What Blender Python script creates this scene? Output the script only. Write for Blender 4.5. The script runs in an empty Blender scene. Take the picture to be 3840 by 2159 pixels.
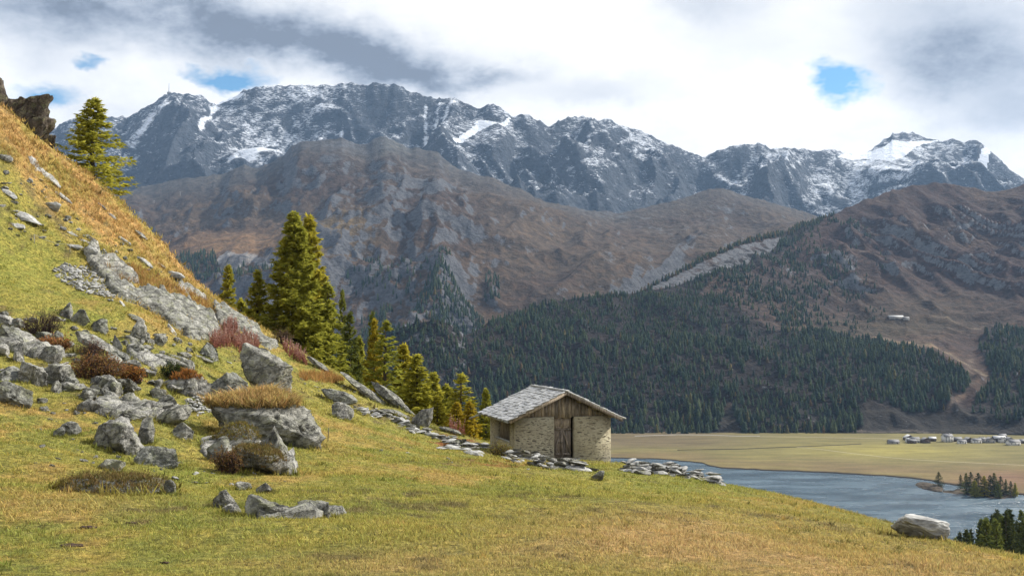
import bpy, math, random
import numpy as np
from mathutils import Matrix, Vector

scene = bpy.context.scene
COL = scene.collection
R = math.radians

# ------------------------------------------------------------------ camera
CAMZ = 150.0                      # the lake is at z = 0
F, CX, CY, HOR = 3733.0, 1920.0, 1079.5, 1270.0     # photograph's pixels
PITCH = math.atan((HOR - CY) / F)
cam_d = bpy.data.cameras.new('camera')
cam_d.sensor_width = 36.0
cam_d.lens = 36.0 * F / 3840.0
cam_d.clip_start = 0.5
cam_d.clip_end = 40000.0
cam = bpy.data.objects.new('camera', cam_d)
cam.location = (0, 0, CAMZ)
cam.rotation_euler = (math.pi / 2 + PITCH, 0, 0)
COL.objects.link(cam)
scene.camera = cam

# ------------------------------------------------------------------ sun, exposure
SUN_AZ, SUN_EL = R(63), R(41)     # azimuth clockwise from +Y
sd = bpy.data.lights.new('sun', 'SUN')
sd.energy = 5.0
sd.angle = R(0.6)
sd.color = (1.0, 0.94, 0.84)
sun = bpy.data.objects.new('sun', sd)
sv = Vector((math.sin(SUN_AZ) * math.cos(SUN_EL), math.cos(SUN_AZ) * math.cos(SUN_EL), math.sin(SUN_EL)))
sun.rotation_euler = sv.to_track_quat('Z', 'Y').to_euler()
sun.location = (60, 20, 300)
COL.objects.link(sun)
vs = scene.view_settings
vs.view_transform = 'Standard'
vs.look = 'None'
vs.exposure = 0.7
vs.gamma = 1.0
vs.use_curve_mapping = False
scene.cycles.max_bounces = 4
scene.cycles.diffuse_bounces = 1
scene.cycles.glossy_bounces = 2
scene.cycles.transmission_bounces = 2
scene.cycles.transparent_max_bounces = 8
scene.cycles.volume_bounces = 0
scene.cycles.use_denoising = True


# ------------------------------------------------------------------ node helpers
class NT:
    """small wrapper that writes node graphs"""
    def __init__(s, tree):
        s.t = tree
        s.n = tree.nodes
        s.n.clear()

    def node(s, kind, ins=None, out=0, **props):
        n = s.n.new(kind)
        for k, v in props.items():
            setattr(n, k, v)
        for k, v in (ins or {}).items():
            s.put(n, k, v)
        n_out = n.outputs[out] if len(n.outputs) else n
        return n_out

    def put(s, n, k, v):
        sock = n.inputs[k]
        if isinstance(v, bpy.types.NodeSocket):
            s.t.links.new(v, sock)
        elif v is not None:
            if isinstance(v, tuple) and len(v) == 3 and sock.type == 'RGBA':
                v = (*v, 1)
            sock.default_value = v

    def m(s, op, a, b=None, c=None, clamp=False):
        ins = {0: a}
        if b is not None: ins[1] = b
        if c is not None: ins[2] = c
        return s.node('ShaderNodeMath', ins, operation=op, use_clamp=clamp)

    def vm(s, op, a, b=None):
        ins = {0: a}
        if b is not None: ins[1] = b
        return s.node('ShaderNodeVectorMath', ins, operation=op)

    def scl(s, v, f):
        return s.vm('MULTIPLY', v, f if isinstance(f, tuple) else (f, f, f))

    def noise(s, vec, scale, detail=4, rough=0.55, dist=0.0, lac=2.0, ridged=False):
        n = s.n.new('ShaderNodeTexNoise')
        if ridged:
            n.noise_type = 'RIDGED_MULTIFRACTAL'
            n.normalize = True
        s.put(n, 'Vector', vec); s.put(n, 'Scale', scale); s.put(n, 'Detail', detail)
        s.put(n, 'Roughness', rough); s.put(n, 'Distortion', dist); s.put(n, 'Lacunarity', lac)
        return n.outputs[0]

    def ramp(s, f, stops, interp='LINEAR'):
        n = s.n.new('ShaderNodeValToRGB')
        cr = n.color_ramp
        cr.interpolation = interp
        while len(cr.elements) < len(stops):
            cr.elements.new(0.5)
        for e, (p, c) in zip(cr.elements, stops):
            e.position = p
            if not isinstance(c, tuple): c = (c, c, c)
            e.color = (*c[:3], 1)
        s.t.links.new(f, n.inputs[0])
        return n.outputs[0]

    def rng(s, f, a, b, c=0.0, d=1.0):
        return s.node('ShaderNodeMapRange', {0: f, 1: a, 2: b, 3: c, 4: d}, clamp=True)

    def mix(s, f, a, b, mode='MIX'):
        n = s.n.new('ShaderNodeMix')
        n.data_type = 'RGBA'
        n.blend_type = mode
        s.put(n, 0, f); s.put(n, 6, a); s.put(n, 7, b)
        return n.outputs[2]

    def attr(s, name, out=0):
        return s.node('ShaderNodeAttribute', out=out, attribute_name=name)

    def obj(s): return s.node('ShaderNodeTexCoord', out=3)
    def pos(s): return s.node('ShaderNodeNewGeometry', out=0)
    def nrm(s): return s.node('ShaderNodeNewGeometry', out=1)
    def rand(s): return s.node('ShaderNodeObjectInfo', out=5)

    def xyz(s, v):
        n = s.n.new('ShaderNodeSeparateXYZ')
        s.t.links.new(v, n.inputs[0])
        return n.outputs

    def comb(s, x, y, z): return s.node('ShaderNodeCombineXYZ', {0: x, 1: y, 2: z})
    def bump(s, h, strength=0.5, dist=0.1, nrm=None):
        return s.node('ShaderNodeBump', {'Height': h, 'Strength': strength, 'Distance': dist, 'Normal': nrm})


def material(name):
    m = bpy.data.materials.new(name)
    m.use_nodes = True
    return m, NT(m.node_tree)


def finish(nt, color, rough=0.9, normal=None, spec=0.2, **kw):
    n = nt.n.new('ShaderNodeBsdfPrincipled')
    nt.put(n, 'Base Color', color)
    nt.put(n, 'Roughness', rough)
    nt.put(n, 'Specular IOR Level', spec)
    if normal is not None: nt.put(n, 'Normal', normal)
    for k, v in kw.items(): nt.put(n, k, v)
    o = nt.n.new('ShaderNodeOutputMaterial')
    nt.t.links.new(n.outputs[0], o.inputs[0])
    return n


# ------------------------------------------------------------------ sky
world = bpy.data.worlds.new('World')
scene.world = world
world.use_nodes = True
w = NT(world.node_tree)
SKY = 0.1
sky = w.node('ShaderNodeTexSky', sky_type='NISHITA', sun_disc=False, sun_elevation=SUN_EL, sun_rotation=SUN_AZ,
             altitude=1900, air_density=1.0, dust_density=0.6, ozone_density=1.0)
dirv = w.node('ShaderNodeTexCoord', out=0)
dx, dy, dz = w.xyz(dirv)
az0 = w.m('MULTIPLY', w.m('ARCTAN2', dx, dy), 57.29578)
el0 = w.m('MULTIPLY', w.m('ARCSINE', dz), 57.29578)
# cloud layer coordinates (a flat layer seen in perspective)
den = w.m('ADD', w.m('MAXIMUM', dz, 0.0), 0.42)
cl = w.comb(w.m('DIVIDE', dx, den), w.m('DIVIDE', dy, den), 0.0)
warp = w.node('ShaderNodeTexNoise', {'Vector': cl, 'Scale': 4.2, 'Detail': 5.0, 'Roughness': 0.66}, out=1)
wx, wy, wz = w.xyz(warp)
az = w.m('ADD', az0, w.m('MULTIPLY', w.m('SUBTRACT', wx, 0.5), 8.0))
el = w.m('ADD', el0, w.m('MULTIPLY', w.m('SUBTRACT', wy, 0.5), 5.5))


def dispx(X, Y):                      # photograph position -> azimuth, elevation in degrees
    px, py = X * 3840 / 2575.0, Y * 3840 / 2575.0
    return math.degrees(math.atan((px - CX) / F)), math.degrees(math.atan((HOR - py) / F))


def blob(X, Y, rx, ry, amp, tilt=0.0):
    a0, e0 = dispx(X, Y)
    k = 3840 / 2575.0 / F * 57.3
    u = w.m('SUBTRACT', az, a0)
    v = w.m('SUBTRACT', el, e0)
    v = w.m('ADD', v, w.m('MULTIPLY', u, tilt))
    u = w.m('MULTIPLY', u, 1.0 / (rx * k))
    v = w.m('MULTIPLY', v, 1.0 / (ry * k))
    r2 = w.m('ADD', w.m('MULTIPLY', u, u), w.m('MULTIPLY', v, v))
    return w.m('MULTIPLY', w.m('EXPONENT', w.m('MULTIPLY', r2, -1.0)), amp)


def addup(items):
    t = items[0]
    for i in items[1:]:
        t = w.m('ADD', t, i)
    return t


big = w.noise(cl, 1.7, 2, 0.55)
fine = w.noise(cl, 7.5, 5, 0.66, 0.0)
grey = addup([
    blob(230, 70, 380, 95, 0.70), blob(640, 95, 360, 95, 0.80, 0.10), blob(950, 155, 260, 58, 0.80, 0.13),
    blob(1200, 185, 180, 26, 0.42), blob(1790, 45, 150, 60, 0.50), blob(2440, 170, 200, 110, 0.85),
    blob(2280, 20, 260, 60, 0.30), blob(1500, 245, 190, 34, 0.34), blob(1930, 150, 160, 50, 0.22),
    blob(2560, 330, 120, 70, 0.35), blob(90, 130, 160, 60, 0.3)])
base_grey = w.m('MULTIPLY', w.rng(big, 0.47, 0.75), 0.30)
g = w.m('ADD', w.m('MULTIPLY', grey, w.rng(fine, 0.30, 0.66, 0.42, 1.22)), base_grey)
lum = w.m('SUBTRACT', 1.20, w.m('MULTIPLY', g, 0.92))
lum = w.m('ADD', lum, w.m('MULTIPLY', w.m('SUBTRACT', fine, 0.5), 0.62))
lum = w.m('MAXIMUM', lum, 0.30)
# greyer cloud is slightly bluer
cloud = w.mix(w.rng(lum, 0.35, 1.0), (0.80, 0.93, 1.16), (1.0, 1.005, 1.015))
cloud = w.mix(1.0, cloud, w.comb(lum, lum, lum), 'MULTIPLY')
cloud = w.scl(cloud, 0.60 / SKY)
holes = addup([blob(545, 212, 125, 27, 1.25), blob(205, 222, 46, 18, 1.0), blob(2118, 228, 74, 47, 1.6), blob(110, 305, 95, 36, 1.15),
               blob(330, 212, 50, 14, 0.4)])
puff = blob(370, 240, 62, 44, 0.9)
cover_noise = w.m('MULTIPLY', w.rng(big, 0.42, 0.62), 1.1)
up = w.rng(el0, 21.0, 36.0)          # scattered gaps continue overhead
holes = w.m('SUBTRACT', w.m('ADD', holes, w.m('MULTIPLY', cover_noise, up)), puff)
hole_m = w.rng(w.m('ADD', holes, w.m('MULTIPLY', w.m('SUBTRACT', fine, 0.5), 0.95)), 0.30, 1.05)
blue = w.mix(1.0, sky, (0.60, 0.90, 0.95), 'MULTIPLY')
skycol = w.mix(hole_m, cloud, blue)
bg = w.node('ShaderNodeBackground', {0: skycol, 1: SKY})
wo = w.n.new('ShaderNodeOutputWorld')
w.t.links.new(bg, wo.inputs[0])
world.cycles.sampling_method = 'MANUAL'
world.cycles.sample_map_resolution = 512


# ------------------------------------------------------------------ numpy noise
def _hash(ix, iy, iz, seed):
    h = (ix.astype(np.int64) * 374761393 + iy.astype(np.int64) * 668265263 + iz.astype(np.int64) * 2147483647 + seed * 974711) & 0xFFFFFFFF
    h = ((h ^ (h >> 13)) * 1274126177) & 0xFFFFFFFF
    h = ((h ^ (h >> 15)) * 2246822519) & 0xFFFFFFFF
    return ((h ^ (h >> 16)) & 0xFFFF) / 32767.5 - 1.0


def vnoise(p, seed=0):
    p = np.asarray(p, float)
    i = np.floor(p).astype(np.int64)
    f = p - i
    u = f * f * f * (f * (f * 6 - 15) + 10)
    r = 0
    for a in (0, 1):
        wx_ = u[:, 0] if a else 1 - u[:, 0]
        for b in (0, 1):
            wy_ = u[:, 1] if b else 1 - u[:, 1]
            for c in (0, 1):
                wz_ = u[:, 2] if c else 1 - u[:, 2]
                r = r + wx_ * wy_ * wz_ * _hash(i[:, 0] + a, i[:, 1] + b, i[:, 2] + c, seed)
    return r


def fbm(p, octv=4, seed=0, gain=0.5, lac=2.03):
    r = 0; a = 1; t = 0
    for o in range(octv):
        r = r + a * vnoise(p * lac ** o + o * 17.3, seed + o)
        t += a; a *= gain
    return r / t


def ridged(p, octv=5, seed=0, gain=0.5, lac=2.07):
    r = 0; a = 1; t = 0; wgt = 1.0
    for o in range(octv):
        n = 1 - np.abs(vnoise(p * lac ** o + o * 11.7, seed + o))
        n = n * n * wgt
        wgt = np.clip(n * 1.6, 0, 1)
        r = r + a * n
        t += a; a *= gain
    return r / t


def p3(x, y, z=None):
    x = np.asarray(x, float)
    return np.stack([x, np.broadcast_to(y, x.shape), np.zeros_like(x) if z is None else np.broadcast_to(z, x.shape)], -1)


def sstep(x, a, b):
    t = np.clip((x - a) / (b - a), 0, 1)
    return t * t * (3 - 2 * t)


# ------------------------------------------------------------------ mesh helpers
def mesh(name, verts, faces, mat=None, colors=None, smooth=False):
    """fast mesh from arrays; faces: one array (n,3|4) or a list of such arrays"""
    me = bpy.data.meshes.new(name)
    verts = np.ascontiguousarray(verts, np.float32)
    if not isinstance(faces, (list, tuple)): faces = [faces]
    faces = [np.asarray(f, np.int32) for f in faces if len(f)]
    loops = np.concatenate([f.ravel() for f in faces])
    tot = np.concatenate([np.full(len(f), f.shape[1], np.int32) for f in faces])
    start = np.concatenate([[0], np.cumsum(tot)[:-1]]).astype(np.int32)
    me.vertices.add(len(verts)); me.vertices.foreach_set('co', verts.ravel())
    me.loops.add(len(loops)); me.loops.foreach_set('vertex_index', loops)
    me.polygons.add(len(tot)); me.polygons.foreach_set('loop_start', start)
    if smooth: me.polygons.foreach_set('use_smooth', np.ones(len(tot), bool))
    me.update(calc_edges=True)
    if colors is not None:
        for an, c in colors.items():
            c = np.asarray(c, np.float32)
            if c.ndim == 1: c = np.stack([c, c, c], -1)
            a = me.color_attributes.new(an, 'FLOAT_COLOR', 'POINT')
            a.data.foreach_set('color', np.concatenate([c, np.ones((len(c), 1), np.float32)], 1).ravel())
    if mat is not None: me.materials.append(mat)
    return me


def tag(o, label=None, cat=None, group=None, kind=None):
    for k, v in (('label', label), ('category', cat), ('group', group), ('kind', kind)):
        if v: o[k] = v
    return o


def place(name, me, parent=None, loc=None, rot=None, scale=None):
    o = bpy.data.objects.new(name, me)
    COL.objects.link(o)
    if parent is not None: o.parent = parent
    if loc is not None: o.location = loc
    if rot is not None: o.rotation_euler = rot
    if scale is not None: o.scale = scale
    return o


def empty(name, loc, rz=0.0):
    o = bpy.data.objects.new(name, None)
    o.empty_display_size = 0.2
    o.location = loc
    o.rotation_euler = (0, 0, rz)
    COL.objects.link(o)
    return o


class MB:
    """collects boxes, prisms and tubes into one mesh"""
    def __init__(s): s.v = []; s.f = {3: [], 4: []}; s.n = 0
    def add(s, v, faces):
        v = np.asarray(v, float)
        for f in faces: s.f[len(f)].append([i + s.n for i in f])
        s.v.append(v); s.n += len(v)
    def box(s, a, b, M=None):
        (x0, y0, z0), (x1, y1, z1) = a, b
        v = np.array([(x0, y0, z0), (x1, y0, z0), (x1, y1, z0), (x0, y1, z0), (x0, y0, z1), (x1, y0, z1), (x1, y1, z1), (x0, y1, z1)], float)
        if M is not None: v = v @ np.array(M)[:3, :3].T + np.array(M)[:3, 3]
        s.add(v, [(0, 3, 2, 1), (4, 5, 6, 7), (0, 1, 5, 4), (1, 2, 6, 5), (2, 3, 7, 6), (3, 0, 4, 7)])
    def tube(s, pts, rad, seg=6, cap=True):
        pts = np.asarray(pts, float); n = len(pts)
        rad = np.broadcast_to(rad, (n,))
        d = np.gradient(pts, axis=0)
        d /= np.linalg.norm(d, axis=1)[:, None] + 1e-9
        up = np.where(np.abs(d[:, 2:3]) > 0.9, [[1.0, 0, 0]], [[0, 0, 1.0]])
        a = np.cross(d, up); a /= np.linalg.norm(a, axis=1)[:, None]
        b = np.cross(d, a)
        t = np.linspace(0, 2 * np.pi, seg, endpoint=False)
        v = pts[:, None] + rad[:, None, None] * (np.cos(t)[None, :, None] * a[:, None] + np.sin(t)[None, :, None] * b[:, None])
        fs = []
        for i in range(n - 1):
            for j in range(seg):
                k = (j + 1) % seg
                fs.append((i * seg + j, i * seg + k, (i + 1) * seg + k, (i + 1) * seg + j))
        vv = v.reshape(-1, 3)
        if cap:
            vv = np.concatenate([vv, pts[:1], pts[-1:]])
            for j in range(seg):
                k = (j + 1) % seg
                fs.append((n * seg, k, j)); fs.append((n * seg + 1, (n - 1) * seg + j, (n - 1) * seg + k))
        s.add(vv, fs)
    def mesh(s, name, mat=None, smooth=False):
        return mesh(name, np.concatenate(s.v), [np.array(s.f[k]) for k in (3, 4) if s.f[k]], mat, None, smooth)
    def build(s, name, mat=None, parent=None, smooth=False, **kw):
        return place(name, s.mesh(name, mat, smooth), parent, **kw)


def grid_faces(nr, nc):
    i = np.arange(nr * nc).reshape(nr, nc)
    return np.stack([i[:-1, :-1], i[:-1, 1:], i[1:, 1:], i[1:, :-1]], -1).reshape(-1, 4)


def at(px, py, d):
    """photograph pixel at forward distance d -> world point(s)"""
    px, py, d = np.broadcast_arrays(np.asarray(px, float), np.asarray(py, float), np.asarray(d, float))
    a = (px - CX) / F
    b = (CY - py) / F
    Y = math.cos(PITCH) - math.sin(PITCH) * b
    Z = math.sin(PITCH) + math.cos(PITCH) * b
    return np.stack([a / Y * d, d, Z / Y * d + CAMZ], -1)


def to_px(P):
    P = np.asarray(P, float)
    z = P[..., 2] - CAMZ
    fw = P[..., 1] * math.cos(PITCH) + z * math.sin(PITCH)
    upv = -P[..., 1] * math.sin(PITCH) + z * math.cos(PITCH)
    return CX + F * P[..., 0] / fw, CY - F * upv / fw


def in_poly(x, y, poly):
    x = np.asarray(x); y = np.asarray(y)
    r = np.zeros(x.shape, bool)
    n = len(poly)
    for i in range(n):
        (x0, y0), (x1, y1) = poly[i], poly[(i + 1) % n]
        c = ((y0 > y) != (y1 > y)) & (x < (x1 - x0) * (y - y0) / (y1 - y0 + 1e-12) + x0)
        r ^= c
    return r


def gauss(x, y, cx, cy, rx, ry):
    return np.exp(-((x - cx) / rx) ** 2 - ((y - cy) / ry) ** 2)
# ------------------------------------------------------------------ mountain materials
def mountain_material(name, px_m, bump=0.8, rock_lo=(0.016, 0.021, 0.030), rock_hi=(0.080, 0.090, 0.108)):  # rock tones darkened and blued to stand in for cloud shade and haze
    """colour comes from the 'col' attribute (what grows or lies there, with cloud shade put in), 'rock' and 'snow' say how much bare rock and snow there is"""
    m, t = material(name)
    p = t.obj()
    col, rk, sn = t.attr('col'), t.attr('rock', 2), t.attr('snow', 2)
    n1 = t.noise(p, 1 / (9 * px_m), 6, 0.62, 0.4)
    n2 = t.noise(t.scl(p, (1, 0.6, 1.6)), 1 / (3.2 * px_m), 5, 0.65, 0.2)
    n3 = t.noise(t.vm('ADD', p, (311.0, 77.0, 5.0)), 1 / (26 * px_m), 5, 0.6)
    rid = t.noise(t.scl(p, (1.0, 0.35, 1.2)), 1 / (16 * px_m), 6, 0.6, 0.5, ridged=True)
    rock = t.ramp(t.m('ADD', t.m('MULTIPLY', n2, 0.6), t.m('MULTIPLY', n1, 0.45)), [(0.33, rock_lo), (0.70, rock_hi)])
    veg = t.mix(1.0, col, t.ramp(n1, [(0.30, (0.42, 0.42, 0.46)), (0.52, (1.0, 1.0, 1.0)), (0.72, (1.65, 1.5, 1.3))]), 'MULTIPLY')
    veg = t.mix(1.0, veg, t.ramp(n2, [(0.3, 0.72), (0.7, 1.25)]), 'MULTIPLY')
    k = t.m('ADD', rk, t.m('ADD', t.m('MULTIPLY', t.m('SUBTRACT', n1, 0.5), 1.5), t.m('MULTIPLY', t.m('SUBTRACT', n3, 0.5), 0.9)))
    base = t.mix(t.rng(k, 0.40, 0.62), veg, rock)
    # scattered pale boulders
    sp = t.noise(p, 1 / (2.2 * px_m), 3, 0.7)
    sm = t.m('MULTIPLY', t.rng(sp, 0.62, 0.70), t.rng(n3, 0.40, 0.62))
    base = t.mix(t.m('MULTIPLY', sm, 0.6), base, (0.17, 0.17, 0.18))
    # snow lies where the ground is less steep and in the gullies
    nz = t.xyz(t.nrm())[2]
    n5 = t.noise(t.node('ShaderNodeVectorRotate', {'Vector': t.scl(p, (0.55, 0.9, 1.5)), 'Angle': 0.6}, rotation_type='Y_AXIS'), 1 / (2.0 * px_m), 4, 0.7)
    sk = t.m('ADD', sn, t.m('MULTIPLY', t.m('SUBTRACT', n5, 0.5), 2.0))
    sk = t.m('ADD', sk, t.m('MULTIPLY', t.m('SUBTRACT', n1, 0.5), 1.1))
    sk = t.m('ADD', sk, t.m('MULTIPLY', t.m('SUBTRACT', rid, 0.5), -1.5))
    sk = t.m('ADD', sk, t.m('MULTIPLY', t.m('SUBTRACT', nz, 0.75), 0.5))
    base = t.mix(t.rng(sk, 0.72, 1.22), base, (0.72, 0.76, 0.83))
    h = t.m('ADD', t.m('MULTIPLY', n1, 1.0), t.m('ADD', t.m('MULTIPLY', n2, 0.5), t.m('MULTIPLY', rid, 0.6)))
    b = t.bump(h, bump, 7.0 * px_m)
    finish(t, base, 0.95, b, 0.1)
    return m


def loft(cols, ridge, base_y, px0, px1, nu, nv, disp, back=((500, -260), (1300, -900)), power=1.0, jag=0.0):
    """surface through columns of (pixel row, distance), base to ridge; its crest follows the ridge polyline. returns P[nv,nu,3], px, s"""
    px = np.linspace(px0, px1, nu)
    keys = sorted(cols)
    ry = np.interp(px, [a for a, _ in ridge], [b for _, b in ridge])
    jg = jag * (fbm(p3(px / 26, 0.0), 4, 3, 0.65) * 0.8 + (0.5 - ridged(p3(px / 34, 2.0), 3, 13)) * 0.9)
    by = np.interp(px, [a for a, _ in base_y], [b for _, b in base_y])
    s = np.linspace(0, 1, nv) ** power
    D = np.zeros((len(keys), nv))
    for i, k in enumerate(keys):
        c = cols[k]
        y0, y1 = c[0][0], c[-1][0]
        D[i] = np.interp(s, [(y0 - y) / (y0 - y1) for y, _ in c], [d for _, d in c])
    # smooth along the column, then interpolate across
    ker = np.hanning(max(5, nv // 8) | 1); ker /= ker.sum()
    h = len(ker) // 2
    for i in range(len(keys)):
        e = np.concatenate([2 * D[i][0] - D[i][1:h + 1][::-1], D[i], 2 * D[i][-1] - D[i][-h - 1:-1][::-1]])
        D[i] = np.convolve(e, ker, 'valid')
    d = np.stack([np.interp(px, keys, D[:, j]) for j in range(nv)])
    ku = np.hanning(max(9, nu // 12) | 1); ku /= ku.sum(); hu = len(ku) // 2
    for j in range(nv):
        d[j] = np.convolve(np.concatenate([np.full(hu, d[j][0]), d[j], np.full(hu, d[j][-1])]), ku, 'valid')
    py = by[None] + (ry - by)[None] * s[:, None] + jg[None] * (s[:, None] ** 14)
    P = at(np.broadcast_to(px, py.shape), py, d)
    S = np.broadcast_to(s[:, None], py.shape)
    P[..., 2] += disp(P, np.broadcast_to(px, py.shape), py, S)
    extra = []
    for dd, dzz in back:
        q = P[-1].copy()
        q[:, 0] *= (q[:, 1] + dd) / q[:, 1]
        q[:, 1] += dd
        q[:, 2] += dzz
        extra.append(q)
    low = P[0].copy(); low[:, 2] -= 60; low[:, 1] -= 15
    Pf = np.concatenate([low[None], P, np.stack(extra)])
    return P, Pf, np.broadcast_to(px, py.shape), py, S


def normals(P):
    a = np.gradient(P, axis=1); b = np.gradient(P, axis=0)
    n = np.cross(a, b)
    n /= np.linalg.norm(n, axis=-1)[..., None] + 1e-9
    return np.where(n[..., 2:3] < 0, -n, n)


def pad(a, nb):
    return np.concatenate([a[:1], a] + [a[-1:]] * nb)


def mountain(name, Pf, col, rock, snow, mat, nb):
    nr, nc = Pf.shape[:2]
    me = mesh(name, Pf.reshape(-1, 3), grid_faces(nr, nc), mat,
              {'col': pad(col, nb).reshape(-1, 3), 'rock': pad(rock, nb).ravel(), 'snow': pad(snow, nb).ravel()}, True)
    o = place(name, me)
    return tag(o, kind='structure')


# ------------------------------------------------------------------ far rock range
RIDGE_A = [(-400, 640), (0, 560), (140, 505), (200, 470), (260, 436), (330, 424), (420, 428), (480, 431), (560, 385), (590, 372), (615, 352), (650, 346), (680, 352),
           (700, 349), (745, 353), (770, 360), (785, 378), (800, 385), (880, 350), (950, 320), (1010, 309), (1100, 309), (1200, 307), (1300, 304), (1400, 303), (1480, 304),
           (1520, 320), (1560, 340), (1600, 346), (1640, 355), (1720, 370), (1760, 385), (1790, 395), (1850, 384), (1890, 398), (1910, 415), (1930, 430), (1980, 420),
           (2010, 432), (2060, 460), (2082, 450), (2130, 435), (2180, 437), (2280, 450), (2340, 470), (2400, 490), (2480, 520), (2560, 545), (2600, 565), (2640, 585),
           (2690, 550), (2730, 533), (2790, 526), (2850, 530), (2890, 555), (2960, 548), (3040, 552), (3110, 556), (3160, 572), (3200, 576), (3250, 572), (3300, 532),
           (3350, 502), (3400, 493), (3450, 503), (3500, 528), (3540, 520), (3570, 515), (3620, 526), (3665, 514), (3700, 540), (3750, 585), (3800, 625), (3840, 655), (4240, 760)]
COLS_A = {-400: [(960, 4300), (850, 4700), (740, 5200), (640, 5700)],
          400: [(960, 4300), (800, 4700), (620, 5300), (430, 5900)],
          700: [(960, 4300), (760, 4800), (560, 5400), (350, 6000)],
          1200: [(900, 4500), (700, 5000), (500, 5500), (306, 6100)],
          1700: [(900, 4500), (740, 4900), (560, 5400), (368, 6000)],
          2000: [(900, 4500), (760, 4850), (600, 5300), (425, 5800)],
          2300: [(900, 4600), (790, 5000), (640, 5500), (455, 6100)],
          2640: [(900, 4700), (820, 5100), (720, 5600), (585, 6200)],
          2900: [(900, 4700), (800, 5200), (680, 5700), (555, 6200)],
          3400: [(900, 4700), (800, 5200), (640, 6000), (495, 6700)],
          3840: [(900, 4700), (830, 5100), (740, 5600), (655, 6100)],
          4240: [(960, 4700), (900, 5000), (830, 5400), (760, 5800)]}


def disp_a(P, px, py, S):
    x, y = P[..., 0].ravel(), P[..., 1].ravel()
    wq = fbm(p3(x / 900, y / 900), 3, 5) * 260
    a = ridged(p3((x + wq) / 620, (y + wq * 0.6) / 1500), 6, 21, 0.52)
    b = ridged(p3((x * 0.8 + y * 0.5) / 260, (y - x * 0.3) / 520), 4, 31, 0.55)
    c = fbm(p3(x / 95, y / 95), 4, 41, 0.6)
    e = ridged(p3((x - y * 0.4) / 120, (y + x * 0.5) / 260), 4, 47, 0.6)
    d = (a - 0.45) * 420 + (b - 0.45) * 130 + (e - 0.45) * 34 + c * 15
    d = d.reshape(S.shape)
    # scree cones below are smooth
    smooth_low = sstep(S, 0.10, 0.42)
    env = (0.25 + 0.75 * smooth_low) * (1 - sstep(S, 0.80, 1.0) * 0.90)
    ice = np.clip(2.0 * gauss(px, py, 3330, 565, 230, 75) + 1.7 * gauss(px, py, 1810, 495, 120, 60) + gauss(px, py, 960, 560, 130, 40), 0, 1)
    return d * env * (1 - 0.995 * ice)


NUA, NVA = 760, 150
PA, PAf, pxA, pyA, SA = loft(COLS_A, RIDGE_A, [(-400, 960), (500, 960), (1200, 900), (4240, 900)], -400, 4240, NUA, NVA, disp_a, ((200, -60), (900, -500)), 1.0, 12.0)
nA = normals(PA)
steep = 1 - nA[..., 2]
nzA = fbm(p3(PA[..., 0].ravel() / 400, PA[..., 1].ravel() / 400), 4, 77).reshape(SA.shape)
colA = np.zeros(SA.shape + (3,)) + np.array([0.048, 0.055, 0.068])  # cloud shade and blue haze put into the rock colour
talus = (1 - sstep(SA + nzA * 0.25, 0.15, 0.5))[..., None]
colA = colA * (1 - talus) + talus * np.array([0.072, 0.080, 0.094])
brown = (sstep(pxA, 2700, 3100) * (1 - sstep(SA, 0.1, 0.45)))[..., None]
colA = colA * (1 - 0.5 * brown) + 0.5 * brown * np.array([0.085, 0.06, 0.05])
rockA = np.clip(0.25 + 0.9 * sstep(steep, 0.18, 0.42) - 0.35 * talus[..., 0], 0, 1.2)
el_rel = (PA[..., 2] - 650) / 500.0
snowA = -0.26 + 0.30 * np.clip(el_rel, -0.8, 1.0) - 0.30 * sstep(steep, 0.35, 0.65) + 0.14 * nzA
snowA += 0.24 * gauss(pxA, pyA, 1050, 400, 260, 130) + 0.25 * gauss(pxA, pyA, 2850, 620, 220, 80) + 0.22 * gauss(pxA, pyA, 3300, 660, 330, 80) \
    + 0.18 * gauss(pxA, pyA, 2200, 560, 220, 110) - 0.25 * gauss(pxA, pyA, 650, 560, 200, 120) - 0.2 * gauss(pxA, pyA, 1400, 400, 120, 100) \
    - 0.30 * gauss(pxA, pyA, 2050, 520, 110, 90)
# glaciers, gully snow and snowfields
fx = pxA + nzA * 14; fy = pyA + nzA * 10
for poly in ([(1700, 552), (1735, 510), (1790, 470), (1850, 446), (1920, 437), (1905, 452), (1850, 475), (1790, 500), (1755, 522)],
             [(1782, 468), (1800, 452), (1850, 442), (1870, 448), (1840, 462)],
             [(3140, 585), (3200, 576), (3270, 574), (3320, 558), (3350, 528), (3400, 536), (3480, 528), (3520, 524), (3440, 552), (3400, 590), (3350, 607), (3290, 600), (3200, 602)],
             [(3650, 555), (3690, 542), (3720, 548), (3690, 572), (3655, 570)], [(3560, 620), (3640, 606), (3665, 615), (3610, 640), (3570, 640)],
             [(790, 372), (885, 345), (905, 338), (900, 350), (810, 388)]):
    snowA = np.where(in_poly(fx, fy, poly), 2.6, snowA)
for (x0, y0, x1, y1, wd, am) in ((800, 400, 750, 505, 9, 1.0), (620, 390, 470, 580, 13, 0.55), (860, 620, 1110, 490, 13, 0.75), (880, 580, 1060, 520, 22, 0.6),
                                (1285, 395, 1270, 470, 8, 0.6), (1590, 370, 1600, 480, 8, 0.6), (1640, 380, 1630, 450, 9, 0.5), (1700, 385, 1650, 450, 8, 0.5)):
    L = math.hypot(x1 - x0, y1 - y0); ux, uy = (x1 - x0) / L, (y1 - y0) / L
    al = np.clip((fx - x0) * ux + (fy - y0) * uy, 0, L)
    dist = np.hypot(fx - x0 - al * ux, fy - y0 - al * uy)
    snowA = snowA + am * np.exp(-(dist / wd) ** 2)
matA = mountain_material('far_rock_and_snow', 6.0, 0.9)
mountain('mountain_range', PAf, colA, rockA, snowA, matA, 2)

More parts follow.
